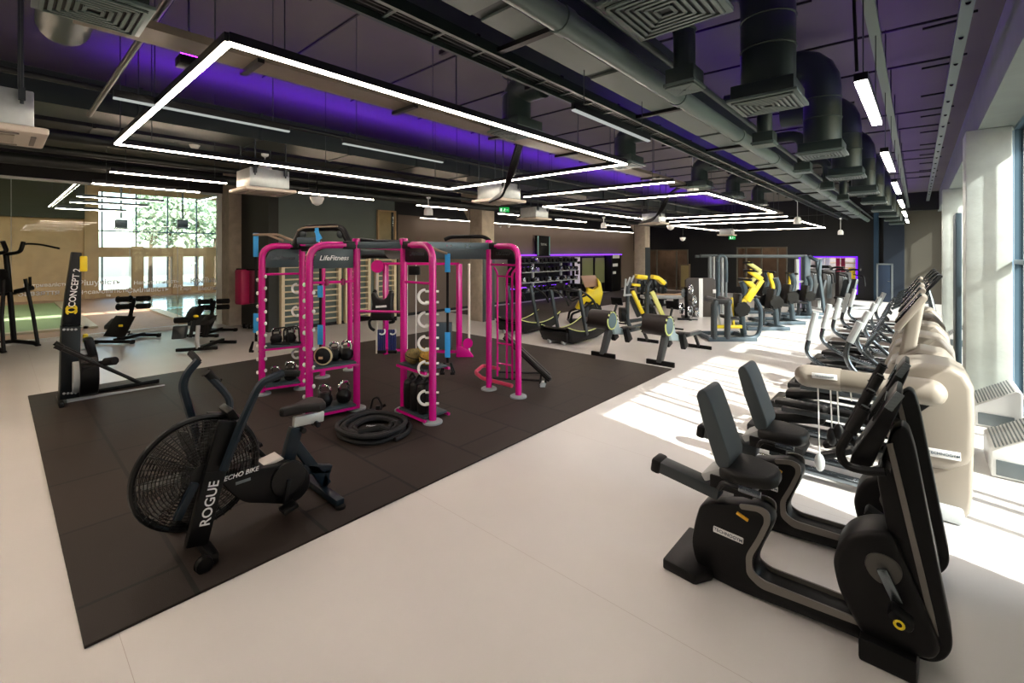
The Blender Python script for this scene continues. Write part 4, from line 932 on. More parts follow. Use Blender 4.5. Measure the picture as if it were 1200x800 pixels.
t = thing('medicine_ball', 'black medicine ball with a cream ring on the second tower upper shelf', 'ball', p); MB().sph(p, .11).build('ball_shell', M_rubber, t); MB().torus(p - FWD * .035, .106, .013, FWD, 28, 6).build('ring_stripe', mat('cream rubber', 'd8c9a0', .5), t); MB().box(p - FWD * .108 - UP * .01, (.05, .006, .03), YAW).build('ball_label', M_tan, t)
for k, (q, off, c) in enumerate(((.3, .05, 'a8842c'), (.62, .1, '8b7330'), (.62, -.02, '6f6134'))):
    p = on(C1, C2, q, .677 + .1, off, 1); t = thing('medicine_ball', 'mottled %s medicine ball on the shelf behind the white hooks' % ('golden', 'ochre', 'olive')[k], 'ball', p, 'mottled balls on the rig shelf')
    MB().sph(p, .1).build('ball_shell', mat('mottled ball %d' % k, c, .7, var=.5, vs=30), t); MB().torus(p, .1, .006, (.3, .2, 1), 28, 5).build('seam', M_black, t)
for k, (q, zz, w) in enumerate(((.28, .115, .13), (.55, .115, .12), (.8, .115, .12))):
    p = on(C1, C2, q, .095 + .19, .05, 1); t = thing('weight_bag', 'black weight bag standing on the bottom shelf beside the coiled rope, %s of three' % ('right', 'middle', 'left')[k], 'bag', p, 'black weight bags on the rig')
    MB().box(p, (w, .3, .38), YAW + .1 * k - .5, .05, 3).build('bag_body', M_vinyl, t); MB().tube([p + UP * .18 - RGT * .04, p + UP * .25, p + UP * .18 + RGT * .04], .012, 7, fil=.03).build('strap_handle', M_rubber, t)
for k in range(2):
    p = on(A1, A2, .45 + .28 * k, .74, -.02); t = thing('rope_handle', 'black loop handle on the left tower upper shelf, %s of two' % ('left', 'right')[k], 'handle', p, 'black loop handles')
    MB().tube([p - RGT * .12, p - RGT * .12 + UP * .22, p + RGT * .1 + UP * .25, p + RGT * .12], .012, 8, fil=.06).build('loop', M_black, t); MB().cyl(p - RGT * .14, p + RGT * .14, .016, n=10).build('grip', M_rubber, t)
def trx(px, py0, py1, d, label, blue=((0, .18), (.78, .95))):
    a, b = PD(px, py0, d), PD(px, py1, d); t = thing('suspension_strap', label, 'strap', b, 'blue and black suspension straps')
    MB().bar(a, b, .035, .01, RGT).build('strap_webbing', M_black, t)
    for q0, q1 in blue: MB().bar(a.lerp(b, q0) - FWD * .006, a.lerp(b, q1) - FWD * .006, .075, .012, RGT, .003).build('blue_sleeve', M_blue, t)
    for s_ in (-1, 1):
        c = b + RGT * (.04 * s_); MB().tube([c, c + RGT * (.03 * s_) - UP * .14, c + RGT * (.06 * s_) - UP * .14, c + RGT * .01 * s_], .012, 7, fil=.02).build('foot_loop', M_black, t)
        MB().cyl(c + RGT * (.0 * s_) - UP * .15, c + RGT * (.06 * s_) - UP * .15, .018, n=10).build('grip', M_rubber, t)
trx(300, 273, 400, 6.95, 'blue and black suspension strap hanging at the left end of the rig', ((0, .22), (.74, .92))); trx(524.5, 297, 425, 6.4, 'blue and black suspension strap hanging right of the white hook post', ((0, .17), (.5, .54), (.72, .95)))
trx(375.5, 300, 415, 6.4, 'blue and black suspension strap hanging behind the second tower', ((.3, .42), (.7, .9)))
p = PD(372, 268, 6.42); t = thing('blue_strap', 'short blue strap looped over the black trapezoid pull-up handle', 'strap', p)
MB().bar(PD(371, 267, 6.42), PD(373, 283, 6.42), .05, .012, RGT).build('strap_webbing', M_blue, t); MB().bar(PD(370, 270, 6.38), PD(376, 280, 6.38), .05, .012, RGT).build('strap_tail', M_blue, t)
# weighted vest on its bar
p = PD(448.5, 358, 6.75); t = thing('weight_vest', 'black weighted vest with a white label hung in the middle of the rig', 'vest', p)
def vv(x, y, k=0): return PD(x, y, 6.75) - FWD * k
MB().prism([vv(435.5, 343), vv(440, 341.5), vv(443, 348), vv(448.5, 351), vv(454, 348), vv(457, 341.5), vv(461.5, 343), vv(460, 356), vv(462, 372), vv(456, 375), vv(441, 375), vv(434.5, 372), vv(437.5, 356)], FWD * .13, .03, 3).build('vest_body', M_vinyl, t)
MB().bar(vv(442, 358.8, .07), vv(454.5, 358, .07), .03, .01, UP).build('vest_label', M_white, t)
for s_, pts in ((1, ((436, 372), (432.5, 377), (434, 384), (439, 387))), (2, ((460, 373), (462, 377), (456, 378)))): MB().tube([vv(x, y) for x, y in pts], .022, 7, fil=.03).build('vest_strap', M_rubber, t)
for x0 in (439, 458): MB().tube([vv(x0, 342, .03), vv(x0, 340.5), vv(x0, 342, -.06)], .02, 7).build('shoulder_strap', M_vinyl, t)
for k, px in enumerate((447.5, 460)):
    p = PD(px, 400, 7.2); t = thing('resistance_bands', 'navy resistance bands hanging from a white hook under the vest, %s bunch' % ('left', 'right')[k], 'band', p, 'navy band bunches')
    s = MB()
    for j in range(4): s.bar(PD(px - 4 + j * 2.4, 386, 7.2 + j * .01), PD(px - 4 + j * 2.4, 413, 7.2), .028, .02, RGT, .004)
    s.build('band_strands', mat('navy rubber', '16245e', .5), t)
    MB().torus(PD(px, 388, 7.15), .05, .012, FWD, 16, 7, 0, math.pi).build('hook', M_hook, t); MB().box(PD(px, 412, 7.2), (.14, .05, .05), YAW, .01).build('band_end', M_black, t)
# coiled battle rope
c = Z0(438, 506); t = thing('battle_rope', 'thick black battle rope coiled on the mat in front of the rig', 'rope', c)
pts = []
for i in range(270):
    a = i * .14; turns = a / (2 * math.pi); rr = .43 - .055 * (turns % 4.2) + .012 * math.sin(a * .7); zz = ZM + .03 + .045 * int(turns / 2.2) * .8 + .008 * math.sin(a * 3)
    pts.append(V((c.x + rr * math.cos(a), c.y + rr * math.sin(a) * .95, zz)))
MB().tube(pts, .027, 8).build('rope_coil', mat('black rope', '0c0d10', .7, var=.5, vs=60, bump=.6, bs=70), t)
e = pts[-1]; MB().tube([e, e + RGT * -.12 + FWD * .02 + UP * .03, e + RGT * -.32 - FWD * .1 + UP * .02], .036, 10).build('rope_sleeve', M_rubber, t)
q = PZ(436, 501.5, .13); MB().box(q, (.25, .16, .05), YAW, .02).build('rope_pouch', M_rubber, t); MB().text('Matrix', .05, plane_m(q + UP * .028, RGT, FWD), .001).build('pouch_lettering', M_letter, t)
c = Z0(443, 486); t = thing('cable_attachment', 'black metal triangle handle lying behind the coiled rope', 'handle', c)
MB().tube([PD(433, 483, 5.9), PD(437, 467, 5.9), PD(443, 465, 5.9), PD(448, 476, 5.9), PD(443, 488, 5.8)], .014, 8, fil=.03).build('frame_loop', M_blackm, t); MB().cyl(PD(436, 482, 5.9), PD(452, 474, 5.95), .018, n=10).build('grip', M_rubber, t); MB().cyl(c, c + UP * .12, .05, .03, n=10).build('stand', M_black, t)
# incline board at the right tower
a, b = PD(592, 392, 7.2), PD(645, 442, 6.9)
t = thing('incline_board', 'black padded incline board leaning from the right tower of the rig', 'bench', Z0(635, 450))
for o_ in (-.1, .1): MB().bar(a + FWD * o_, b + FWD * o_, .12, .05, FWD, .02).build('pad', M_vinyl, t)
MB().bar(a - UP * .05, b - UP * .05, .26, .04, FWD, .01).build('board_frame', M_blackm, t)
MB().tube([PZ(578, 443, .06), PZ(640, 446, .06), PZ(636, 437, .06), PZ(585, 436, .06)], .018, 8, fil=.05).build('base_frame', M_blackm, t)
for px in (640, 634): MB().bar(PD(px, 440, 6.9), PZ(px - 1, 449, .06), .03, .03).build('leg', M_blackm, t)
MB().cyl(PZ(636, 450, .05) - FWD * .05, PZ(636, 450, .05) + FWD * .05, .045, n=16, bev=.008).build('wheel', M_lgrey, t)
# ================================================================== LEFT SIDE: SKI MACHINE, TOWER, BACK BENCHES, WALL BARS
class Loc:
    """frame at a floor point: right / up in photo-scaled units, depth in metres"""
    def __init__(s, px, py, z=0): s.b = PZ(px, py, z); s.d = (s.b - EYE).dot(FWD); s.s = s.d / FPX; s.px = px; s.py = py
    def __call__(s, px, py, f=0): return s.b + RGT * ((px - s.px) * s.s) + UP * ((s.py - py) * s.s) + FWD * f
M_ski = mat('ski machine navy', '070d12', .42, spec=.3)
def ski():
    X = -8.9
    def S(px, py, x=X): return PXp(px, py, x)
    b = S(80, 466); t = thing('ski_machine', 'tall dark navy ski pulling machine standing on the mat corner at left', 'rowing machine', (X, b.y, ZM))
    MB().prism([S(83.7, 295), S(95, 296), S(94.5, 340), S(93.8, 381), S(71.5, 381), S(76, 345)], (.2, 0, 0), .012).build('tower_upper', M_ski, t); tu = t.children[0]
    MB().prism([S(71.2, 381.5), S(93.8, 381.5), S(92.5, 463), S(68.8, 467)], (.24, 0, 0), .012).build('tower_lower', M_ski, t)
    s = MB()
    for y0 in (386, 461):
        for k in range(4): p = S(75 + k * 4.6, y0 - k * .3 * (1 if y0 > 400 else .2), X + .122); s.cyl(p - V((.004, 0, 0)), p + V((.004, 0, 0)), .016, n=8)
    s.build('bolt', M_lgrey, t)
    ex = (S(88.5, 332, X + .105) - S(84.5, 360, X + .105)).normalized(); ey = ex.cross(V((1, 0, 0))); ey = -ey if ey.y > 0 else ey
    MB().text('CONCEPT 2', .1, plane_m(S(87.4, 337, X + .103), ex, ey), .001).build('tower_lettering', M_letter, tu)
    c = S(83.7, 364.5, X + .103); MB().torus(c, .05, .012, (1, 0, 0), 18, 6, .7, 5.6).torus(c + V((0, 0, .035)), .05, .012, (1, 0, 0), 18, 6, 3.8, 8.8).build('yellow_emblem', M_yel, tu)
    f = S(102.5, 438, X); MB().cyl(f - V((0, .1, 0)), f + V((0, .1, 0)), .3, n=32, bev=.02).build('flywheel_cage', M_black, t)
    MB().cyl(f - V((-.02, .17, 0)), f + V((.02, .02, 0)), .24, n=28, bev=.02).build('flywheel_face', M_lgrey, t)
    MB().box(S(106, 407, X + .02), (.2, .1, .3), (.2, 0, 0), .02).build('monitor', M_black, t)
    MB().box(S(98, 421, X), (.14, .16, .3), bev=.03).build('flywheel_bracket', M_lgrey, t)
    MB().box(S(98, 309, X + .1), (.05, .08, .22), bev=.015).build('hand_grip', M_yel, t); MB().box(S(100, 396, X - .08), (.05, .06, .12), bev=.015).build('hand_grip', M_yel, t)
    MB().bar(S(78, 470, X + .05), S(193, 452.5, X + .05), .06, .035, (0, 0, 1), .008).build('floor_rail', M_lgrey, t)
    MB().bar((X - .3, S(70, 466).y, .045), (X + .3, S(70, 466).y, .045), .08, .05, (0, 0, 1), .012).build('base_foot', M_black, t)
    MB().bar((X - .2, S(92, 462).y, .05), (X - .2, S(190, 452).y, .05), .06, .035, (0, 0, 1), .008).build('floor_rail', M_black, t)
ski()
for k in range(2):
    a, b = PXp(67 + k * .5, 403 + k * 3.5, -8.45 + .06 * k), PXp(160 + 5 * k, 447 + k * 1.5, -8.3 + .1 * k)
    t = thing('exercise_pole', 'black pole leaning across the front of the ski machine, %s of two' % ('upper', 'lower')[k], 'pole', b, 'leaning black poles')
    MB().cyl(a, b, .022, n=10).build('pole_shaft', M_black, t); MB().cyl(a - (b - a).normalized() * .03, a + (b - a).normalized() * .06, .03, n=10, bev=.006).build('rubber_end', M_rubber, t)
a, b = PXp(98, 428, -8.6), PXp(131, 423, -8.2)
t = thing('foam_roller', 'small black roller bar sticking out right of the ski machine flywheel', 'roller', b); MB().cyl(a, b, .03, n=10).build('roller_bar', M_black, t); MB().cyl(b - (b - a).normalized() * .1, b + (b - a).normalized() * .06, .055, n=14, bev=.012).build('roller_end', M_rubber, t)

# captain's chair at the photo's left edge
L = Loc(14, 408); t = thing('knee_raise_tower', 'black knee raise tower at the left edge in front of the pool glass', 'exercise tower', L.b)
for f in (-.45, .25):
    MB().tube([L(-24, 405, f), L(2, 402, f), L(27, 404.5, f), L(32, 408, f)], .045, 10, fil=.06).build('base_rail', M_black, t)
    MB().tube([L(31, 408, f), L(26, 370, f * .9), L(21, 327, f * .6)], .035, 10).build('leg', M_black, t)
    MB().tube([L(2, 402, f), L(1.5, 330, f * .6), L(1, 297, f * .4)], .05, 10).build('upright', M_black, t)
    MB().tube([L(0, 298, f * .4), L(14, 296, f * .4), L(18.5, 294, f * .4), L(19, 283, f * .6)], .04, 10, fil=.05).build('top_arm', M_black, t)
    MB().tube([L(10, 287, f), L(18, 285, f), L(30, 286, f * 1.3), L(46, 291, f * 1.8)], .022, 8, fil=.1).build('pull_up_bar', M_black, t)
    MB().bar(L(4, 343, f), L(24, 338, f), .1, .12, RGT, .03).build('arm_pad', M_vinyl, t); MB().cyl(L(21.5, 338, f), L(21, 325, f), .025, n=10).build('hand_grip', M_rubber, t)
MB().prism([L(-3, 345, -.1), L(10, 342, -.1), L(9, 330, -.1), L(3, 315, -.1), L(-3, 315, -.1)], FWD * .35, .03).build('back_pad', M_vinyl, t)
MB().bar(L(0, 345, -.3), L(0, 345, .3), .06, .1, (0, 0, 1), .01).build('cross_beam', M_black, t)

def back_bench(px, py, label, mir=1, tall=1.0, rot=0):
    L = Loc(px, py); t = thing('back_extension_bench', label, 'exercise bench', L.b, 'black back extension benches'); s0 = L.s; 
    def q(x, z, f=0): return L.b + RGT * (x * mir) + UP * (z * tall) + FWD * f
    for f, w in ((-.12, .42), (.75, .36)):
        MB().bar(q(-w, .05, f), q(w, .05, f), .07, .06, (0, 0, 1), .01).build('base_foot', M_black, t)
        for s_ in (-w, w): MB().cyl(q(s_ - .03, .04, f), q(s_ + .03, .04, f), .05, n=12, bev=.01).build('rubber_end', M_rubber, t)
    MB().bar(q(0, .08, -.12), q(0, .08, .75), .08, .06, (0, 0, 1), .008).build('base_spine', M_black, t)
    MB().bar(q(0, .08, .0), q(0, .62, .35), .07, .07, None, .008).build('upright', M_black, t)
    MB().prism([q(-.25, .2, -.1), q(.25, .16, -.12), q(.2, .56, .22), q(-.28, .58, .22)], (q(0, 0, .06) + UP * .05 - L.b), .02).build('hip_pad', M_vinyl, t)
    MB().prism([q(-.62, .3, .3), q(-.3, .3, .3), q(-.28, .46, .5), q(-.6, .46, .5)], UP * .09, .02).build('foot_board', M_dgrey, t)
    MB().bar(q(-.45, .3, .4), q(0, .2, .3), .05, .05).build('side_arm', M_blackm, t)
    MB().bar(q(0, .5, .3), q(0, 1.0, .45), .06, .06, None, .006).build('roller_post', M_black, t)
    for z in (.8, .98):
        ra = MB().cyl(q(-.36, z, .43), q(.34, z - .01, .43), .018, n=8).build('roller_axle', M_steel, t)
        for s_ in (-1, 1): MB().cyl(q(s_ * .08, z, .43), q(s_ * .38, z + .015 * s_, .43), .065, n=16, bev=.02).build('foam_roller', M_rubber, ra)
    MB().box(q(.05, .4, .0), (.09, .03, .05), YAW, .01).build('yellow_tag', M_yel, t)
    return t
back_bench(139, 401.5, 'black back extension bench nearest the ski machine, rollers on top')
back_bench(238, 394, 'black back extension bench farther back by the concrete column, tilted pad to the right', tall=.85)
# the bench before it, seen from its other end
def kneel_bench(px, py, label):
    L = Loc(px, py); t = thing('roman_chair', label, 'exercise bench', L.b); q = lambda x, z, f=0: L.b + RGT * x + UP * z + FWD * f
    MB().bar(q(-.42, .05, 0), q(.44, .1, 0), .07, .06, (0, 0, 1), .01).build('base_foot', M_black, t); MB().bar(q(0, .08, 0), q(.0, .1, .9), .07, .06, (0, 0, 1)).build('base_spine', M_black, t); MB().bar(q(-.3, .05, .9), q(.3, .05, .9), .07, .06, (0, 0, 1), .01).build('base_foot', M_black, t)
    MB().tube([q(.04, .08, 0), q(-.02, .25, .05), q(-.04, .55, .12)], .04, 10, fil=.05).build('upright', M_lgrey, t)
    MB().prism([q(-.5, .28, 0), q(-.23, .3, 0), q(-.25, .56, .08), q(-.52, .55, .08)], FWD * .1, .02).build('foot_board', M_dgrey, t)
    MB().cyl(q(-.52, .66, .1), q(-.22, .68, .1), .065, n=16, bev=.02).build('foam_roller', M_rubber, t)
    MB().prism([q(-.34, .66, .1), q(-.02, .7, .1), q(.0, .92, .3), q(-.34, .9, .3)], FWD * .1 + UP * .06, .03).build('hip_pad', M_vinyl, t)
    MB().prism([q(.02, .6, .1), q(.22, .62, .1), q(.24, .7, .3), q(.02, .72, .3)], UP * .1, .02).build('side_pad', M_vinyl, t)
    MB().sph(q(-.02, .76, .02), .09, (1.1, .5, .35), 12, 8).build('yellow_tag', M_yel, t); MB().bar(q(-.2, .3, .1), q(-.15, .7, .15), .06, .06).build('side_arm', M_black, t); MB().bar(q(.12, .3, .1), q(.12, .62, .15), .07, .07).build('side_arm', M_black, t)
kneel_bench(230, 413, 'black roman chair with square foot board, nearest bench to the camera at left')

# wall bars on the grey green wall
M_wood = mat('pale beech', 'd9c8aa', .5, var=.06, vs=12)
for (y0, y1, l) in ((5.06, 6.66, 'widest pale wooden wall bars on the grey wall, leftmost of the three'), (6.88, 7.62, 'middle and narrower pale wooden wall bars on the grey wall, behind the rig'), (7.9, 8.55, 'pale wooden wall bars under the high window, rightmost of the three')):
    t = thing('wall_bars', l, 'wall bars', (-12.68, (y0 + y1) / 2, 0), 'wooden wall bars')
    for y in (y0, y1): MB().box2((-12.75, y - .045, .02), (-12.6, y + .045, 2.15), .008).build('side_post', M_wood, t)
    for k in range(12): MB().cyl((-12.64, y0, .22 + k * .165), (-12.64, y1, .22 + k * .165), .022, n=10).build('rung', M_wood, t)
# magenta hanging bag and small weights at the wall foot
p = PD(285, 336, 12.3); t = thing('padded_bag', 'magenta padded bag hanging beside the concrete column', 'bag', p)
MB().box(p, (.3, .3, .94), .3, .05, 3).build('bag_body', mat('magenta vinyl', 'a8184f', .5), t); MB().box(p + V((.12, .22, 0)), (.16, .22, .9), .3, .04).build('bag_flap', mat('dark magenta vinyl', '6e1234', .5), t); MB().bar(p + UP * .47 - RGT * .16, p + UP * .47 + RGT * .45, .05, .1, (0, 0, 1)).build('hanging_bracket', M_black, t)
for k in range(3):
    p = PZ(291 + k * 6, 381.5 + k * .6, .07); t = thing('dumbbell', 'small dumbbell on the floor under the magenta bag, %s of three' % ('left', 'middle', 'right')[k], 'dumbbell', p - UP * .07, 'dumbbells under the magenta bag')
    MB().cyl(p - RGT * .09, p + RGT * .09, .018, n=8).build('grip', M_chrome, t)
    for s_ in (-1, 1): MB().cyl(p + RGT * (.05 * s_), p + RGT * (.12 * s_), .07, n=14, bev=.012).build('head', M_black, t)
# ================================================================== MIDDLE: CURVED TREADMILLS, ROWERS, YELLOW MACHINES, RACKS
M_slt = mat('curved deck slats', '3a3632', .6); M_lime = mat('lime edge line', 'd6dd8a', .5)
def curved_treadmill(x0, x1, y0, label):
    t = thing('curved_treadmill', label, 'treadmill', ((x0 + x1) / 2, y0 + .85, 0), 'curved manual treadmills'); N = 14
    zt = lambda q: .2 + .17 * (2 * q - 1) ** 2 if q < .5 else .2 + .2 * (2 * q - 1) ** 2
    for x in (x0 + .05, x1 - .05):
        pts = [(x, y0 + 1.75 * k / N, zt(k / N) + .04) for k in range(N + 1)] + [(x, y0 + 1.6, .12), (x, y0 + 1.2, .04), (x, y0 + .2, .03), (x, y0 + .06, .1)]
        sp_ = MB().prism(pts, (.1, 0, 0), .01).build('side_panel', M_black, t)
        MB().tube([(x + (.045 if x > x0 + .3 else -.0), y0 + 1.75 * k / N, zt(k / N) + .045) for k in range(N + 1)], .012, 6).build('edge_line', M_lime, sp_)
    s = MB()
    for k in range(44):
        q = (k + .5) / 44; y = y0 + .02 + 1.7 * q; sl = (zt(min(1, q + .02)) - zt(max(0, q - .02))) / (1.7 * .04)
        s.box(((x0 + x1) / 2, y, zt(q) + .015), (x1 - x0 - .2, .034, .03), (math.atan(sl), 0, 0))
    s.build('slat_belt', M_slt, t)
    MB().prism([(x0 + .02, y0 + .0, .3), (x1 - .02, y0 + .0, .3), (x1 - .06, y0 + .1, .06), (x0 + .06, y0 + .1, .06)], (0, .14, 0), .02).build('end_cowl', M_black, t)
    for x in (x0 + .25, x1 - .18): MB().cyl((x - .04, y0 + .06, .06), (x + .04, y0 + .06, .06), .055, n=14, bev=.01).build('transport_wheel', M_lgrey, t)
    for x in (x0 + .0, x1 - .0):
        MB().bar((x, y0 + .75, .15), (x, y0 + .42, 1.25), .09, .06, (0, 1, 0), .01).build('upright', M_dgrey, t)
        MB().tube([(x, y0 + .42, 1.22), (x, y0 + .75, 1.12), (x, y0 + 1.05, .95), (x, y0 + 1.2, .75)], .028, 8, fil=.1).build('hand_rail', M_blackm, t)
    MB().tube([(x0, y0 + .42, 1.22), (x0 + .1, y0 + .25, 1.25), (x1 - .1, y0 + .25, 1.25), (x1, y0 + .42, 1.22)], .03, 8, fil=.08).build('front_bar', M_blackm, t)
    MB().box(((x0 + x1) / 2, y0 + .26, 1.32), (.24, .05, .16), (-.5, 0, 0), .015).build('console', M_black, t)
curved_treadmill(-6.66, -5.84, 8.5, 'black curved treadmill right of the rig, beside the nearer rower'); curved_treadmill(-8.35, -7.53, 8.8, 'black curved treadmill half hidden behind the right tower of the rig')
def rower(x, y0, label):
    t = thing('rowing_machine', label, 'rowing machine', (x, y0, 0), 'disc flywheel rowers')
    MB().bar((x - .26, y0 + .02, .04), (x + .28, y0 + .02, .04), .1, .06, (0, 0, 1), .012).build('front_foot', M_black, t)
    MB().prism([(x, y0 - .05, .06), (x, y0 + .1, .06), (x, y0 + .42, .55), (x, y0 + .3, .62), (x, y0 + .22, .6)], (.1, 0, 0), .015).build('front_leg', mat('dark leg', '3a3d3e', .35, metal=.4), t)
    dr = MB().cyl((x - .38, y0 + .22, .72), (x + .1, y0 + .22, .72), .195, n=36, bev=.03).build('flywheel_drum', mat('dark brown drum', '1a1310', .5), t)
    MB().torus((x + .1, y0 + .22, .72), .175, .014, (1, 0, 0), 36, 8).build('lime_ring', M_lime, dr)
    MB().cyl((x + .1, y0 + .22, .72), (x + .115, y0 + .22, .72), .155, n=32).build('flywheel_face', mat('slate mesh', '54686e', .5), dr)
    MB().prism([(x, y0 + .25, .62), (x, y0 + .48, .75), (x, y0 + .55, .55), (x, y0 + .9, .42), (x, y0 + .85, .34), (x, y0 + .35, .42)], (.2, 0, 0), .03).build('body_shell', mat('pale slate shell', 'a9bbbf', .4, metal=.3), t)
    MB().bar((x, y0 + .7, .4), (x, y0 + 2.1, .36), .07, .09, (0, 0, 1), .01).build('slide_rail', mat('dark rail', '4b5153', .3, metal=.6), t)
    MB().prism([(x - .14, y0 + .98, .44), (x + .14, y0 + .98, .44), (x + .16, y0 + 1.12, .44), (x + .12, y0 + 1.24, .44), (x - .12, y0 + 1.24, .44), (x - .16, y0 + 1.12, .44)], (0, 0, .06), .02).build('seat', M_vinyl, t)
    for s_ in (-1, 1): MB().prism([(x + .16 * s_, y0 + .74, .2), (x + .16 * s_, y0 + .92, .26), (x + .16 * s_, y0 + .72, .54), (x + .16 * s_, y0 + .62, .5)], (.1, 0, 0), .015).build('foot_plate', M_black, t)
    MB().bar((x, y0 + 1.8, .34), (x, y0 + 2.06, .05), .05, .06, (1, 0, 0), .008).build('rear_leg', M_blackm, t); MB().bar((x - .25, y0 + 2.06, .035), (x + .27, y0 + 2.06, .035), .08, .05, (0, 0, 1), .01).build('rear_foot', M_black, t)
    MB().bar((x + .02, y0 + .4, .75), (x + .02, y0 + .56, 1.02), .03, .06, (1, 0, 0), .008).build('console_arm', M_blackm, t); MB().box((x + .02, y0 + .56, 1.08), (.26, .03, .17), (.3, 0, 0), .012).build('console', M_black, t)
    MB().cyl((x - .22, y0 + .6, .62), (x + .22, y0 + .6, .62), .017, n=10).build('pull_handle', M_black, t)
rower(-4.75, 8.1, 'grey rower with round flywheel, left of the two by the mat edge'); rower(-3.6, 8.2, 'grey rower with round flywheel, right of the two, nearest the sunlit floor')

# yellow machine with a tan pad
L = Loc(683, 379); t = thing('step_machine', 'yellow shrouded step machine with a tan pad beyond the curved treadmill', 'exercise machine', L.b)
MB().prism([L(680, 323), L(698, 322.5), L(701, 335), L(686, 337)], FWD * .12, .02).build('tan_pad', mat('tan pad', '9c7d6c', .6), t)
MB().prism([L(699, 325), L(703, 331), L(705.5, 343), L(702, 357), L(694, 357.5), L(686, 352), L(680, 362), L(674, 361), L(680, 350), L(688, 341), L(687, 336), L(695, 339), L(700, 335)], FWD * .35, .03).build('yellow_shroud', M_yel, t)
for f in (-.25, .3):
    MB().tube([L(667, 377, f), L(669, 366, f), L(678, 363, f), L(693, 352, f)], .035, 8, fil=.08).build('pedal_arm', M_blackm, t); MB().cyl(L(696, 361, f), L(696, 361, f + .06), .16, n=22, bev=.02).build('weight_disc', M_black, t)
    MB().tube([L(673, 338, f), L(664, 342, f), L(668, 352, f), L(685, 345, f)], .025, 8, fil=.06).build('hand_grip', M_black, t)
MB().box(L(685, 376, 0), (.95, .6, .07), YAW, .02).build('base_plate', M_black, t); MB().box(L(691, 366, 0), (.3, .35, .4), YAW, .03).build('drive_box', M_dgrey, t)
# yellow leg press
L = Loc(745, 384); t = thing('leg_press', 'dark framed leg press with slanted yellow rails left of the plate tree', 'exercise machine', L.b)
for x, f in ((733.5, -.2), (758.5, 0)): MB().tube([L(x + 4, 328, f), L(x, 335, f), L(x - .5, 374, f), L(x + 3, 382, f)], .055, 10, fil=.1).build('upright', M_dgrey, t)
MB().bar(L(734, 384, -.2), L(757, 380, 0), .12, .1, (0, 0, 1), .015).build('base_beam', M_dgrey, t); MB().bar(L(740, 382, .8), L(762, 379, .8), .1, .1, (0, 0, 1), .015).build('base_beam', M_dgrey, t)
MB().bar(L(741, 341, 0), L(753, 367, 0), .1, .12, RGT, .012).build('slide_rail', M_yel, t); MB().bar(L(738, 342, .2), L(751, 372, .2), .12, .1, RGT, .012).build('slide_rail', M_dgrey, t)
MB().bar(L(762.5, 341, -.1), L(776, 371, -.1), .12, .1, RGT, .012).build('slide_rail', M_palyel, t); MB().bar(L(760, 344, .3), L(773, 374, .3), .12, .08, RGT, .012).build('slide_rail', M_dgrey, t)
for a, b in (((747, 324), (760, 325.5)), ((766, 324.5), (774, 326)), ((773, 326), (781, 333))): MB().bar(L(*a, .2), L(*b, .2), .12, .3, UP, .03).build('yellow_cover', M_yel, t)
MB().bar(L(739, 333, -.1), L(749, 334, -.1), .08, .12, UP, .02).build('yellow_cover', M_yel, t)
for a, b in (((731, 326), (729, 344)), ((736, 324), (732, 334)), ((740, 322), (737, 330))): MB().cyl(L(*a, -.25), L(*b, -.25), .025, n=8).build('grip_tube', M_lgrey, t)
MB().bar(L(728, 345, -.25), L(737, 344, -.25), .05, .06, UP).build('grip_plate', M_lgrey, t)
for x, y, f in ((728, 368, -.1), (763, 366, .2)): MB().cyl(L(x, y, f) - RGT * .06, L(x, y, f) + RGT * .08, .2, n=22, bev=.02).build('weight_disc', M_black, t); MB().cyl(L(x, y, f) + RGT * .08, L(x, y, f) + RGT * .1, .1, n=16).build('disc_hub', M_chrome, t)
MB().prism([L(752, 362, .2), L(768, 360, .2), L(772, 372, .2), L(756, 375, .2)], FWD * .3, .03).build('seat_pad', M_vinyl, t)
# plate tree
L = Loc(805, 374); t = thing('plate_tree', 'black weight plate tree with chrome plates in front of the brown board', 'weight rack', L.b)
MB().bar(L(792, 373, -.15), L(815, 375, -.15), .09, .08, (0, 0, 1), .01).build('base_foot', M_black, t); MB().bar(L(805, 374, -.3), L(805, 372, .4), .09, .08, (0, 0, 1), .01).build('base_foot', M_black, t); MB().bar(L(805, 373), L(804, 336), .1, .1, None, .01).build('upright', M_black, t)
for k, (x, y, r) in enumerate(((808, 339, .17), (799, 343, .13), (812, 352, .17), (797, 361, .17), (807, 364, .2), (815, 365, .15))):
    c = L(x, y, -.12); pt = thing('weight_plate', 'chrome weight plate on the plate tree, %s' % ['topmost', 'upper left', 'upper right', 'lower left', 'lowest and largest', 'lower right'][k], 'weight plate', c, 'chrome plates on the plate tree')
    MB().lathe([(.03, -.025), (r, -.025), (r, .025), (r * .8, .028), (r * .75, .015), (r * .35, .015), (r * .3, .03), (.03, .03)], c, (RGT * .8 - FWD * .6), 24).build('plate_disc', M_chrome if k != 1 else M_grey, pt)
    MB().cyl(L(804, y), c, .022, n=8).build('peg', M_steel, t)
# brown padded board with a white stripe
L = Loc(822, 371); t = thing('partition_board', 'brown rounded board with a white vertical stripe behind the plate tree', 'board', L.b)
MB().prism([L(803, 371), L(803, 328), L(806, 325.5), L(835, 325.5), L(838, 328), L(838, 371)], FWD * .12, .02).build('board_panel', mat('dark brown board', '3a322c', .6), t)
MB().prism([L(818, 371, -.07), L(818, 326, -.07), L(822.5, 326, -.07), L(822.5, 371, -.07)], FWD * .02).build('white_stripe', M_white, t); MB().box(L(836, 341, -.08), (.1, .02, .12), YAW, .005).build('white_label', M_white, t)
for x in (807, 834): MB().box(L(x, 371.5, 0), (.1, .5, .05), YAW, .01).build('foot', M_black, t)

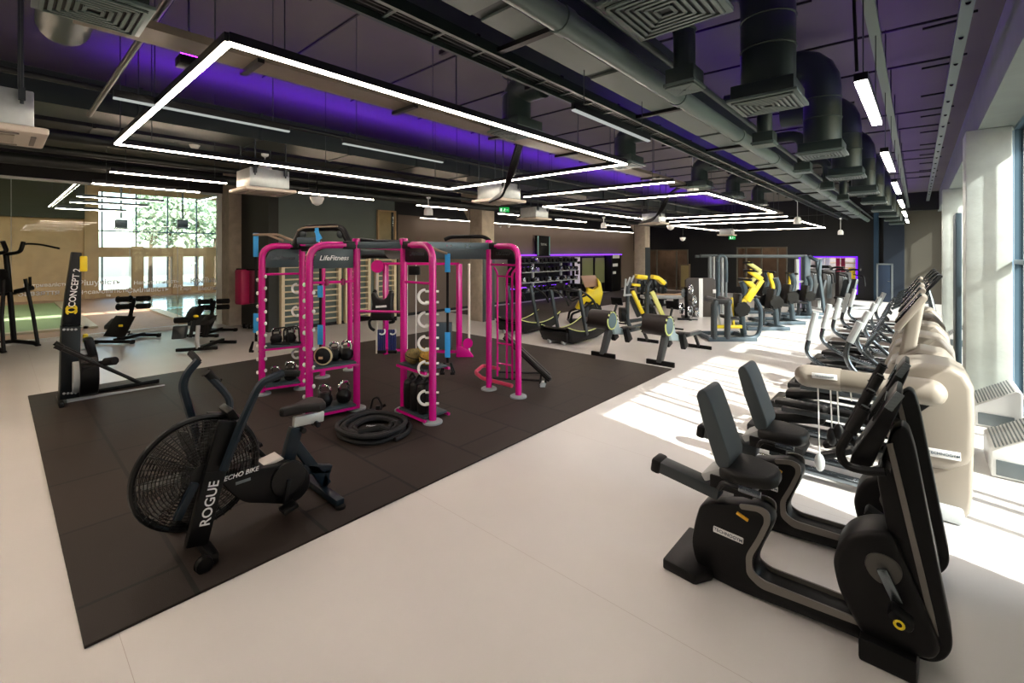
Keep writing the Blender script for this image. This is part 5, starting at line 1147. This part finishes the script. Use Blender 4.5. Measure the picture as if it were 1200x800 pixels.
# storage rack with violet glow along the brown wall, left half
XW = -12.3
ya, yb = PXp(606, 320, XW).y, PXp(672, 320, XW).y
def WZ(px, py): return PXp(px, py, XW).z
t = thing('storage_rack', 'tall black storage rack full of small weights on the brown wall, violet glow above', 'rack', (XW, (ya + yb) / 2, 0))
for k in range(5): y = ya + (yb - ya) * k / 4; MB().box((XW, y, .95), (.1, .08, 1.9), bev=.008).build('post', M_lgrey if k in (1, 3) else M_black, t)
zs = (.45, .85, 1.28, 1.66)
for z in zs: MB().box((XW + .1, (ya + yb) / 2, z), (.36, yb - ya, .04), bev=.005).build('shelf', M_lgrey if z in (.85, 1.28) else M_dgrey, t)
MB().box2((-12.74, ya - .1, 0), (-12.7, yb + .1, 1.9)).build('back_panel', M_black, t)
MB().box2((-12.72, ya - 1.5, 1.97), (-12.55, PXp(728, 300, -12.6).y, 2.02)).build('violet_strip', emis('violet shelf light', '8a3cff', 2.4), t); MB().box2((-12.66, ya, .56), (-12.62, yb, .62)).build('violet_strip', emis('violet shelf light', '8a3cff', 2.4), t)
nd = 0; d0_ = None
for zi, z in enumerate(zs):
    for k in range(14):
        y = ya + (yb - ya) * (k + .5) / 14; r = .075 + .035 * R.random(); c = V((XW + .12, y, z + .02 + r))
        lab = 'dumbbell on the %s shelf of the storage rack on the brown wall' % ('bottom', 'second', 'third', 'top')[zi]
        if d0_ is None or True:
            d = thing('dumbbell', lab, 'dumbbell', c, 'dumbbells on the storage rack, %s shelf' % ('bottom', 'second', 'third', 'top')[zi])
            MB().cyl(c - V((.12, 0, 0)), c + V((.12, 0, 0)), .02, n=8).build('grip', M_chrome, d)
            for s_ in (-1, 1): MB().cyl(c + V((.06 * s_, 0, 0)), c + V((.17 * s_, 0, 0)), r, n=10, bev=.015).build('head', (M_chrome if R.random() < .3 else M_black), d)
# white plate panel beside it
yc = PXp(676, 320, XW).y; t = thing('peg_panel', 'white peg panel with black knobs right of the storage rack', 'panel', (XW, yc, .6))
MB().box((XW - .1, yc, 1.22), (.06, .8, 1.3), bev=.01).build('panel_board', mat('pale lilac panel', 'ded4ea', .5), t)  # board has an even pale lilac colour
for dy, z in ((-.25, 1.75), (.2, 1.62), (-.28, 1.4), (.05, 1.1), (-.3, .85), (.06, 1.22)): MB().cyl((XW - .07, yc + dy, z), (XW + .02, yc + dy, z), .06, n=12, bev=.01).build('knob', M_black, t)
MB().box((XW - .05, yc, .3), (.2, .8, .58), bev=.01).build('panel_base', M_black, t)
# glazed double door leaves and a dark cupboard on the brown wall
for n, (pa, pb) in enumerate(((682, 694.5), (697, 708))):
    y0, y1 = PXp(pa, 310, -12.72).y, PXp(pb, 310, -12.72).y
    q = struct(MB().box2((-12.76, y0 - .1, 0), (-12.71, y1 + .1, 1.9)).build(f'door_{3 + n}', M_black)); MB().box2((-12.71, y0, .5), (-12.7, y1, 1.83)).build('door_glass', mat('pale green glass', '868b62', .25), q)
y0, y1 = PXp(713, 310, -12.5).y, PXp(724, 310, -12.5).y
t = thing('cabinet', 'black cabinet with white papers on it in the corner of the brown wall', 'cabinet', (-12.5, (y0 + y1) / 2, 0)); MB().box2((-12.74, y0, 0), (-12.3, y1, 1.95), .01).build('body', M_black, t)
for k, (z, h) in enumerate(((1.8, .2), (1.35, .16), (.95, .14))): MB().box2((-12.295, y0 + .1, z), (-12.285, y1 - .2 * (k + 1), z + h)).build('paper', M_white, t)
# monitor
p = PXp(636, 288, -12.6); t = thing('wall_monitor', 'black monitor with pale side edges high on the brown wall', 'monitor', p)
MB().box(p, (.12, 1.0, .92), bev=.02).build('screen_body', M_black, t)
for s_ in (-.42, .42): MB().box(p + V((.065, s_, 0)), (.02, .06, .86), bev=.005).build('edge_strip', mat('pale teal edge', '7fb0ae', .4), t)
MB().text('TOTAL', .14, plane_m(p + V((.065, 0, .06)), (0, 1, 0), (0, 0, 1)), .001).build('screen_lettering', M_lgrey, t); MB().cyl(p - V((.15, 0, 0)), p, .05, n=10).build('wall_mount', M_black, t)
# ================================================================== FAR: LEVER MACHINES, CROSSOVER, ALCOVE
def lever_machine(px, py, label, arm, sc=1.0, yel=M_yel, front=False, mir=1):
    L = Loc(px, py); t = thing('lever_machine', label, 'exercise machine', L.b, 'yellow and slate lever machines')
    q = lambda x, z, f=0: L.b + RGT * (x * sc * mir) + UP * (z * sc) + FWD * (f * sc)
    for f in (-.3, .55): MB().bar(q(-.55, .05, f), q(.6, .05, f), .1, .09, (0, 0, 1), .012).build('base_beam', M_slate, t)
    MB().bar(q(-.45, .05, -.3), q(-.45, .05, .55), .1, .09, (0, 0, 1), .012).build('base_beam', M_slate, t); MB().bar(q(.5, .05, -.3), q(.5, .05, .55), .1, .09, (0, 0, 1), .012).build('base_beam', M_slate, t)
    if front:
        for x in (-.38, -.06): MB().tube([q(x - .03, .06, -.3), q(x - .03, .85, -.3), q(x + .02, .95, -.3), q(x + .06, .95, .3)], .075, 10, fil=.12).build('front_post', M_dgrey, t)
        MB().bar(q(-.42, .94, -.3), q(-.02, .94, -.3), .12, .1, UP, .02).build('knee_pad', M_vinyl, t)
        for x in (-.3, .02): MB().bar(q(x, .85, -.2), q(x + .22, .3, .1), .04, .05, RGT).build('brace', M_lgrey, t)
        MB().bar(q(.2, .3, .0), q(.2, 1.0, .1), .05, .07, RGT, .01).build('yellow_post', yel, t); MB().bar(q(-.3, .3, 0), q(.4, .3, 0), .08, .08, UP, .01).build('yellow_beam', yel, t)
        MB().tube([q(.3, .08, -.3), q(.62, .1, -.3), q(.7, .35, -.3), q(.7, .8, -.3), q(.62, 1.0, -.2)], .05, 9, fil=.15).build('side_tube', M_slate, t)
    MB().tube([q(.5, .08, .1), q(.42, .75, .1), q(.55, 1.15, .1), q(.45, 1.4, .1)], .075, 10, fil=.2).build('main_post', M_slate, t)
    pts = [q(x, z, .05) for x, z in arm]
    for a, b in zip(pts, pts[1:]): MB().bar(a, b, .13, .1, RGT, .02).build('lever_arm', yel, t)
    MB().bar(pts[0] - FWD * .3, pts[0] + FWD * .3, .06, .06, UP, .01).build('handle_bar', M_black, t)
    for f in (-.25, .3): MB().cyl(q(.3, .75, f), q(.3, .75, f + .05), .17 * sc, n=20, bev=.015).build('weight_disc', M_black, t)
    MB().prism([q(-.05, .5, .1), q(.32, .46, .1), q(.32, .53, .1), q(-.05, .58, .1)], FWD * (.4 * sc), .03).build('seat', M_vinyl, t); MB().bar(q(.1, .08, .1), q(.12, .48, .1), .08, .08).build('seat_post', M_dgrey, t)
    MB().bar(q(.26, .55, .1), q(.36, 1.1, .1), .1, .34 * sc, RGT, .03).build('back_pad', M_vinyl, t)
    return t
lever_machine(850, 397, 'slate and yellow lever machine nearest the sunlit floor, two dark posts in front', ((.5, 1.45), (.72, 1.25), (.5, .95), (.3, .75)), 1.0, front=True)
lever_machine(892, 385, 'slate and yellow lever machine second in the row, wide slate foot', ((-.3, 1.6), (.05, 1.35), (-.35, .75)), 1.0)
lever_machine(911, 378.5, 'slate and yellow lever machine third in the row, yellow arm on a bent upright', ((-.2, 1.45), (-.1, 1.1), (.05, .55)), 1.05)
lever_machine(934, 372, 'slate and yellow lever machine farthest in the row, by the white crossover post', ((-.15, 1.5), (-.2, 1.2), (-.15, .7)), .95)
lever_machine(884, 366, 'slate and yellow lever machine behind the row, under the crossover beam', ((-.2, 1.75), (.25, 1.45), (-.1, 1.05)), 1.0, M_palyel)
# cable crossover
Lf = Loc(838, 368.5); Rg = Loc(945, 367); t = thing('cable_crossover', 'slate cable crossover frame spanning behind the yellow lever machines', 'cable machine', (Lf.b + Rg.b) / 2)
top = 299.5
for k, (x, m_, r) in enumerate(((832, M_grey, .06), (838, M_lgrey, .04), (844.5, M_slate, .07), (851, M_lgrey, .05), (857, M_grey, .05))): MB().cyl(Lf(x, 371, .1 * k), Lf(x, top + 1, .1 * k), r, n=12).build('upright', m_, t)
MB().tube([Lf(838, 306, -.2), Lf(839, 299.5, -.2), Lf(846, 299.5, -.2), Lf(848, 306, -.2), Lf(848, 330, -.2)], .05, 9, fil=.12).build('top_hoop', M_slate, t)
MB().bar(Lf(822, top, .1), Rg(945, top + .5, 0), .09, .09, UP, .01).build('top_beam', M_dgrey, t); MB().bar(Lf(822, top + 1, .5), Rg(945, top + 1.5, .5), .09, .09, UP, .01).build('top_beam', M_dgrey, t)
MB().bar(Rg(944.5, 367), Rg(944.5, top), .2, .2, RGT, .02).build('upright', M_slate, t); MB().bar(Rg(934, 361), Rg(934, top + 4), .1, .1, RGT).build('upright', M_lgrey, t)
MB().box(Rg(944.5, 339, -.02), (.24, .24, .32), YAW, .01).build('blue_sleeve', mat('deep blue sleeve', '1f4f8a', .5), t)
for a, b in (((946, 300), (954, 306)), ((955, 305), (962, 367)), ((959, 304), (955.5, 322))): MB().bar(Rg(*a, -.1), Rg(*b, -.2), .09, .09, RGT, .01).build('brace', M_slate, t)
MB().box(Rg(945, 366, 0), (.7, 1.0, .07), YAW, .015).build('foot', M_slate, t); MB().box(Lf(845, 371, .2), (1.0, .7, .07), YAW, .015).build('foot', M_slate, t)
MB().bar(Rg(928, 330), Rg(944, 329.5), .06, .06, UP).build('cross_bar', M_lgrey, t)
for x in (931, 936): MB().cyl(Rg(x, 362.5, -.3) - RGT * .05, Rg(x, 362.5, -.3) + RGT * .05, .09, n=16, bev=.01).build('weight_disc', M_black, t)
# multi-stations before the purple edged alcove
def station(px, py, w, h, label, pad):
    L = Loc(px, py); t = thing('weight_station', label, 'exercise machine', L.b, 'black weight stations before the alcove'); q = lambda x, z, f=0: L.b + RGT * x + UP * z + FWD * f
    MB().box(q(0, h / 2, .3), (w, .3, h), YAW, .03).build('stack_tower', mat('dark bronze shroud', '28211e', .5), t); MB().box(q(0, h * .55, .14), (w * .4, .02, h * .6), YAW, .01).build('stack_window', M_dgrey, t)
    for x in (-w * .5, w * .5): MB().tube([q(x, .06, .4), q(x, h + .05, .4), q(x, h + .1, .1), q(x, h + .1, -.3)], .04, 8, fil=.1).build('frame_tube', M_black, t)
    MB().tube([q(-w * .6, .06, .4), q(-w * .6, .06, -.7), q(w * .6, .06, -.7), q(w * .6, .06, .4)], .045, 8, fil=.1).build('base_tube', M_lgrey, t)
    MB().bar(q(pad, .45, -.3), q(pad + .22, 1.1, -.25), .1, .3, RGT, .03).build('back_pad', M_dgrey, t); MB().box(q(pad - .1, .42, -.35), (.35, .35, .09), YAW, .03).build('seat', M_vinyl, t); MB().bar(q(pad, .06, -.35), q(pad, .4, -.35), .08, .08).build('seat_post', M_lgrey, t)
    for x in (-.3, .3): MB().tube([q(x, h - .1, .1), q(x, h - .15, -.4), q(x, h - .5, -.45)], .025, 8, fil=.08).build('handle_bar', M_black, t)
    MB().text('W', .2, plane_m(q(0, h - .25, .14), RGT, UP), .002).build('tower_lettering', M_lgrey, t)
station(959, 362, .44, 1.5, 'black weight station under the left half of the purple edged alcove', -.2); station(975, 361, .48, 1.45, 'bronze weight station in the middle before the purple edged alcove', .2); station(994, 360, .5, 1.35, 'bulky black weight station at the right end before the alcove', -.15)
# things hung in the alcove
ax0, ax1 = op[2][0], op[2][1]
t = thing('wall_bars', 'white wall bars inside the purple edged alcove', 'wall bars', ((ax0 + ax1) / 2, YF + 2, .3), 'alcove wall bars')
for k in range(6): MB().box((ax0 + .4 + k * .5, YF + 2.1, 1.3), (.05, .08, 2.0)).build('side_post', M_lgrey, t)
for k in range(8): MB().cyl((ax0 + .3, YF + 2.05, .5 + k * .22), (ax1 + .1, YF + 2.05, .5 + k * .22), .02, n=8).build('rung', M_tan, t)
for k, (px, c, l) in enumerate(((982, 'a3123f', 'red strap hanging in the alcove, left of two'), (988, '8a1030', 'red strap hanging in the alcove, right of two'), (970, 'dcdcdc', 'pale strap hanging in the alcove, right of two'), (964, 'dcdcdc', 'pale strap hanging in the alcove, left of two'))):
    p = PYp(px, 303, YF + .5); t = thing('hanging_strap', l, 'strap', p, 'straps hung in the alcove'); MB().box(p - UP * .45, (.16, .05, .95), bev=.02).build('strap_webbing', mat('strap ' + c, c, .6), t); MB().torus(p, .06, .012, (0, 1, 0), 14, 6).build('strap_ring', M_chrome, t)
p = PYp(999, 322, YF + .35); t = thing('yellow_band', 'yellow band bundle hanging at the right end of the alcove', 'band', p)
MB().tube([p + V((-.12, 0, .3)), p + V((0, 0, .1)), p + V((.05, 0, -.3)), p + V((.0, 0, -.42))], .07, 8).build('band_strand', M_yel, t); MB().tube([p + V((.02, .03, .3)), p + V((.08, 0, 0)), p + V((.06, 0, -.42))], .05, 8).build('band_strand', M_yel, t)
# dark low furniture behind the second pillar
for k, (px, py, l) in enumerate(((775, 362, 'low dark bench beyond the second pillar'), (790, 360, 'low dark bench left of the brown board'))):
    L = Loc(px, py); t = thing('flat_bench', l, 'bench', L.b, 'low benches'); MB().box(L.b + UP * .45, (1.5, .4, .12), YAW, .03).build('pad', M_tan if k else M_lgrey, t)
    for x in (-.55, .55): MB().box(L.b + RGT * x + UP * .2, (.08, .4, .4), YAW, .01).build('leg', M_black, t)
for k, (px, l) in enumerate(((752, 'left'), (764, 'middle'), (776, 'right'))):
    L = Loc(px, 358); t = thing('plate_stand', 'black stand of small plates behind the leg press, %s of three' % l, 'weight rack', L.b, 'plate stands behind the leg press')
    MB().box(L.b + UP * .5, (.1, .1, 1.0), YAW, .01).build('upright', M_black, t); MB().box(L.b + UP * .04, (.34, .34, .06), YAW, .01).build('base_plate', M_black, t)
    for z in (.35, .65, .9):
        for s_ in (-1, 1): MB().cyl(L.b + RGT * (.06 * s_) + UP * z, L.b + RGT * (.16 * s_) + UP * z, .13, n=16, bev=.02).build('plate_disc', M_dgrey if z > .5 else M_black, t)
# ================================================================== CARDIO ROW ALONG THE WINDOWS
M_shell = M_cream; M_creamd = mat('taupe band', '6f675c', .45)
def shell_pts(Yp): return [PYp(x, y, Yp) for x, y in ((1046, 427), (1085, 426), (1114, 430), (1132, 439), (1142, 456), (1143.5, 490), (1142, 535), (1135, 546), (1112, 553), (1092, 549), (1079, 538), (1066, 500))]
# pulley machine
Y = 4.95; t = thing('pulley_machine', 'cream pulley machine with a long horizontal arm beside the black bikes', 'exercise machine', (0, Y + .2, 0))
MB().prism([p + V((0, .25, 0)) for p in shell_pts(Y)], (0, .5, 0), .05, 4).build('upper_shell', M_shell, t)
MB().prism([PYp(x, y, Y + .02) + V((0, .24, 0)) for x, y in ((1079, 536), (1142, 534), (1140, 590), (1137, 605), (1128, 611), (1092, 606), (1086, 596))], (0, .44, 0), .03, 3).build('lower_shell', M_shell, t)
a, b = PYp(952, 440.5, Y - .12), PYp(1090, 459.5, Y - .12); r = .098; d = (b - a).normalized()
MB().tube([a - d * .04, a, a.lerp(b, .27)], r, 20).build('arm_nose', M_shell, t); MB().sph(a - d * .03, r, (1.1, 1, 1), 20, 12).build('arm_nose_cap', M_shell, t)
MB().tube([a.lerp(b, .24), a.lerp(b, .62)], r * .93, 20).build('arm_band', M_creamd, t); MB().tube([a.lerp(b, .6), b], r * 1.04, 20).build('arm_tail', M_shell, t); MB().sph(b, r * 1.04, (1, 1, 1), 20, 12).build('arm_tail_cap', M_shell, t)
MB().prism([PYp(x, y, Y + .05) for x, y in ((1052, 470), (1090, 472), (1060, 492))], (0, .2, 0), .01).build('arm_bracket', M_black, t)
for (x, y, w, sz, yy) in ((1106, 532, 40, .05, Y - .004), (966, 441, 30, .036, Y - .12 - r)):
    p = PYp(x, y, yy - .004); e = PYp(x + w / 2, y + (3.5 if w > 35 else 1.5), yy - .004) - p; ex = e.normalized(); L_ = e.length; ey = V((-ex.z, 0, ex.x))
    bd = MB().bar(p - e, p + e, .008, sz * 1.3, (0, 1, 0), .003).build('badge', M_white, t); MB().text('TECHNOGYM', sz * .6, plane_m(p + V((0, -.007, 0)), ex, ey), .001).build('badge_lettering', mat('badge ink', '5b6670', .5), bd)
for k, (px, y1) in enumerate(((958.5, 535), (973, 505), (981, 500), (996, 470))):
    p = PYp(px, 452, Y - .12); q = PYp(px + 2, y1, Y - .12); MB().cyl(p, q, .006, n=6).build('pull_cable', M_white, t)
    if k < 3: MB().sph(q - UP * .05, .05, (.8, .6, 1.6), 12, 8).build('pull_grip', M_lgrey if k == 0 else M_black, t)
for yo in (.05, .38): MB().bar((-1.45, Y + yo, .09), (0, Y + yo, .09), .05, .1, (0, 0, 1), .012).build('floor_rail', M_steel, t)
MB().bar((-1.45, Y - .05, .07), (-1.45, Y + .5, .07), .1, .1, (0, 0, 1), .02).build('rear_foot', M_black, t); MB().box((.12, Y + .22, .06), (.3, .56, .1), bev=.02).build('front_foot', M_lgrey, t)
MB().box((-1.0, Y + .22, .24), (.42, .36, .1), (0, .12, 0), .04).build('seat', M_vinyl, t); MB().box((-1.0, Y + .22, .16), (.2, .16, .12)).build('seat_carriage', M_dgrey, t)
for yo in (.05, .4): MB().box((-.55, Y + yo, .3), (.3, .12, .05), (0, -.5, 0), .015).build('foot_plate', M_black, t)
# ellipticals
def elliptical(label):
    Y = 6.1; t = thing('elliptical_trainer', label, 'elliptical trainer', (0, Y, 0), 'cream elliptical trainers')
    MB().prism([V((x, Y, z)) for x, z in ((-.28, .32), (-.3, .75), (-.2, 1.02), (.02, 1.17), (.2, 1.15), (.31, 1.0), (.34, .6), (.33, .22), (.25, .1), (-.1, .1))], (0, .46, 0), .05, 4).build('housing', M_shell, t)
    MB().prism([V((x, Y, z)) for x, z in ((-.2, 1.0), (.0, 1.14), (.17, 1.13), (.05, 1.0))], (0, .47, 0), .01).build('housing_band', M_creamd, t)
    MB().prism([V((x, Y, z)) for x, z in ((-.16, .95), (-.02, 1.05), (.06, 1.62), (.0, 1.64), (-.08, 1.45))], (0, .12, 0), .03, 3).build('console_mast', M_shell, t)
    cn = MB().bar((-.16, Y, 1.33), (.06, Y, 1.68), .38, .06, (0, 1, 0), .025).build('console', M_shell, t); MB().bar((-.165, Y, 1.4), (.03, Y, 1.69), .3, .02, (0, 1, 0), .005).build('screen', mat('dark screen glass', '0b0f14', .08), cn)
    for s_, pts in ((-1, ((-.2, .62), (-.3, .72), (-.52, .93), (-.56, 1.08), (-.44, 1.38))), (1, ((-.2, .62), (-.55, .66), (-.84, .78), (-1.0, .9), (-.9, 1.37)))):
        sa = MB().tube([(x, Y + s_ * .3, z) for x, z in pts], .026, 10, fil=.1).build('swing_arm', M_steel, t)
        a, b = V((pts[-2][0], Y + s_ * .3, pts[-2][1])), V((pts[-1][0], Y + s_ * .3, pts[-1][1])); MB().tube([a.lerp(b, .35), b + (b - a) * .06], .034, 10).build('hand_grip', M_lgrey, sa)
        MB().tube([(-.35, Y + s_ * .1, 1.02), (-.42, Y + s_ * .22, 1.1), (-.3, Y + s_ * .24, 1.3)], .02, 8, fil=.06).build('fixed_handle', M_steel, t)
        x = -.95 if s_ < 0 else -.6; z = .42 if s_ < 0 else .3
        pa = MB().bar((-.1, Y + s_ * .2, .35), (x - .2, Y + s_ * .2, z - .08), .05, .07, (0, 0, 1), .01).build('pedal_arm', M_dgrey, t); MB().prism([(x - .26, Y + s_ * .2 - .08, z), (x + .2, Y + s_ * .2 - .08, z), (x + .26, Y + s_ * .2, z), (x + .2, Y + s_ * .2 + .08, z), (x - .26, Y + s_ * .2 + .08, z)], (.0, 0, .06), .02).build('pedal', M_black, pa)
        MB().bar((-1.35, Y + s_ * .2, .14), (-.2, Y + s_ * .2, .14), .05, .05, (0, 0, 1), .01).build('track', M_steel, t)
    MB().prism([(-1.5, Y - .28, .06), (-1.15, Y - .28, .06), (-1.1, Y + .28, .06), (-1.5, Y + .28, .06)], (0, 0, .1), .03).build('rear_foot', M_black, t)
    MB().prism([(-1.35, Y - .13, .17), (-.75, Y - .13, .28), (-.75, Y + .13, .28), (-1.35, Y + .13, .17)], (0, 0, .12), .04).build('rear_cowl', M_black, t); MB().box((.05, Y, .05), (.5, .56, .08), bev=.02).build('front_foot', M_lgrey, t)
    MB().bar((-1.2, Y, .08), (0, Y, .08), .1, .08, (0, 0, 1), .01).build('base_beam', M_dgrey, t)
    return t
e0 = elliptical('cream elliptical trainer first behind the pulley machine')
for k, l in enumerate(('second', 'third', 'fourth', 'fifth')): dup(e0, 'cream elliptical trainer %s behind the pulley machine' % l, (0, 6.1 + 1.12 * (k + 1), 0))
# treadmills facing the windows
def treadmill(label):
    Y = 12.0; t = thing('treadmill', label, 'treadmill', (-.4, Y, 0), 'motor treadmills by the windows')
    MB().box((-.55, Y, .2), (1.75, .62, .06), bev=.02).build('deck', M_black, t); MB().box((-.55, Y, .235), (1.66, .46, .012)).build('belt', mat('belt brown black', '3c2f28', .6), t)
    for s_ in (-.28, .28): MB().box((-.55, Y + s_, .235), (1.7, .08, .02), bev=.006).build('side_rail', M_lgrey, t)
    MB().prism([V((x, Y, z)) for x, z in ((.1, .08), (.12, .35), (.25, .42), (.42, .38), (.48, .2), (.45, .06))], (0, .7, 0), .04, 3).build('motor_hood', M_shell, t)
    for s_ in (-.36, .36):
        MB().tube([(.38, Y + s_, .2), (.24, Y + s_, .9), (.18, Y + s_, 1.25)], .045, 10, fil=.1).build('upright', M_steel, t); MB().tube([(.2, Y + s_, 1.18), (-.1, Y + s_, 1.16), (-.38, Y + s_, 1.0)], .028, 9, fil=.1).build('hand_rail', M_steel, t)
    cn = MB().bar((.06, Y, 1.28), (.34, Y, 1.68), .7, .06, (0, 1, 0), .025).build('console', M_blackm, t); MB().bar((.07, Y, 1.36), (.29, Y, 1.67), .5, .015, (0, 1, 0), .004).build('screen', mat('dark screen glass', '0b0f14', .08), cn)
    MB().bar((.12, Y - .36, 1.22), (.12, Y + .36, 1.22), .06, .1, (0, 0, 1), .02).build('front_bar', M_black, t)
    for x in (-1.3, .3): MB().box((x, Y, .08), (.12, .6, .16), bev=.02).build('foot', M_dgrey, t)
    return t
t0 = treadmill('grey treadmill first beyond the cream ellipticals')
for k, l in enumerate(('second', 'third', 'fourth')): dup(t0, 'grey treadmill %s beyond the cream ellipticals' % l, (-.4, 12.0 + 1.35 * (k + 1), 0))
# tall pulldown frame at the far end
L = Loc(1090, 352); t = thing('pulldown_machine', 'tall grey pulldown frame with a curved bar before the olive wall', 'cable machine', L.b)
for x in (1081, 1088): MB().bar(L(x, 352), L(x, 293 if x == 1088 else 318), .12, .12, RGT, .02).build('upright', M_lgrey, t)
MB().tube([L(1070, 292), L(1076, 290.5), L(1084, 292), L(1088, 291)], .05, 9, fil=.2).build('curved_bar', M_black, t); MB().tube([L(1086, 306), L(1087, 304), L(1097, 305), L(1097, 330)], .05, 9, fil=.1).build('side_frame', M_steel, t)
MB().box(L(1098, 332, .1), (.7, .3, 1.5), YAW, .03).build('stack_shroud', mat('pale shroud', 'b8b6ac', .5), t); MB().tube([L(1071, 345), L(1072, 321), L(1084, 320)], .04, 9, fil=.15).build('front_frame', M_lgrey, t); MB().box(L(1086, 351, 0), (1.1, 1.0, .08), YAW, .02).build('base_plate', M_dgrey, t)
MB().box(L(1067, 325, .3), (.5, .3, 1.2), YAW, .02).build('front_shroud', mat('olive shroud', '4a4840', .5), t)
# sloping perforated convectors under the windows
for k, (y, l) in enumerate(((8.25, 'white convector with sloping perforated grille beside the nearest column'), (6.55, 'white convector with sloping perforated grille nearest the right edge of the photo'), (14.5, 'white convector with sloping perforated grille beyond the nearest column'))):
    t = thing('window_convector', l, 'radiator', (.72, y, 0), 'perforated window convectors')
    MB().prism([(.52, y, .0), (.92, y, .0), (.92, y, .46), (.88, y, .48), (.52, y, .24)], (0, .7, 0), .015).build('casing', M_white, t)
    s = MB(); n = V((-.55, 0, .83)).normalized()
    for j in range(13):
        a = V((.54, y - .33, .265)).lerp(V((.86, y - .33, .475)), (j + .5) / 13) + n * .004
        for i in range(13): s.bar(a + V((0, .05 * i, 0)), a + V((0, .05 * i + .03, 0)), .013, .006, (.83, 0, .55))
    s.build('perforations', M_grey, t)
    MB().box((.7, y - .36, .1), (.3, .02, .14), bev=.005).build('end_plate', M_grey, t)
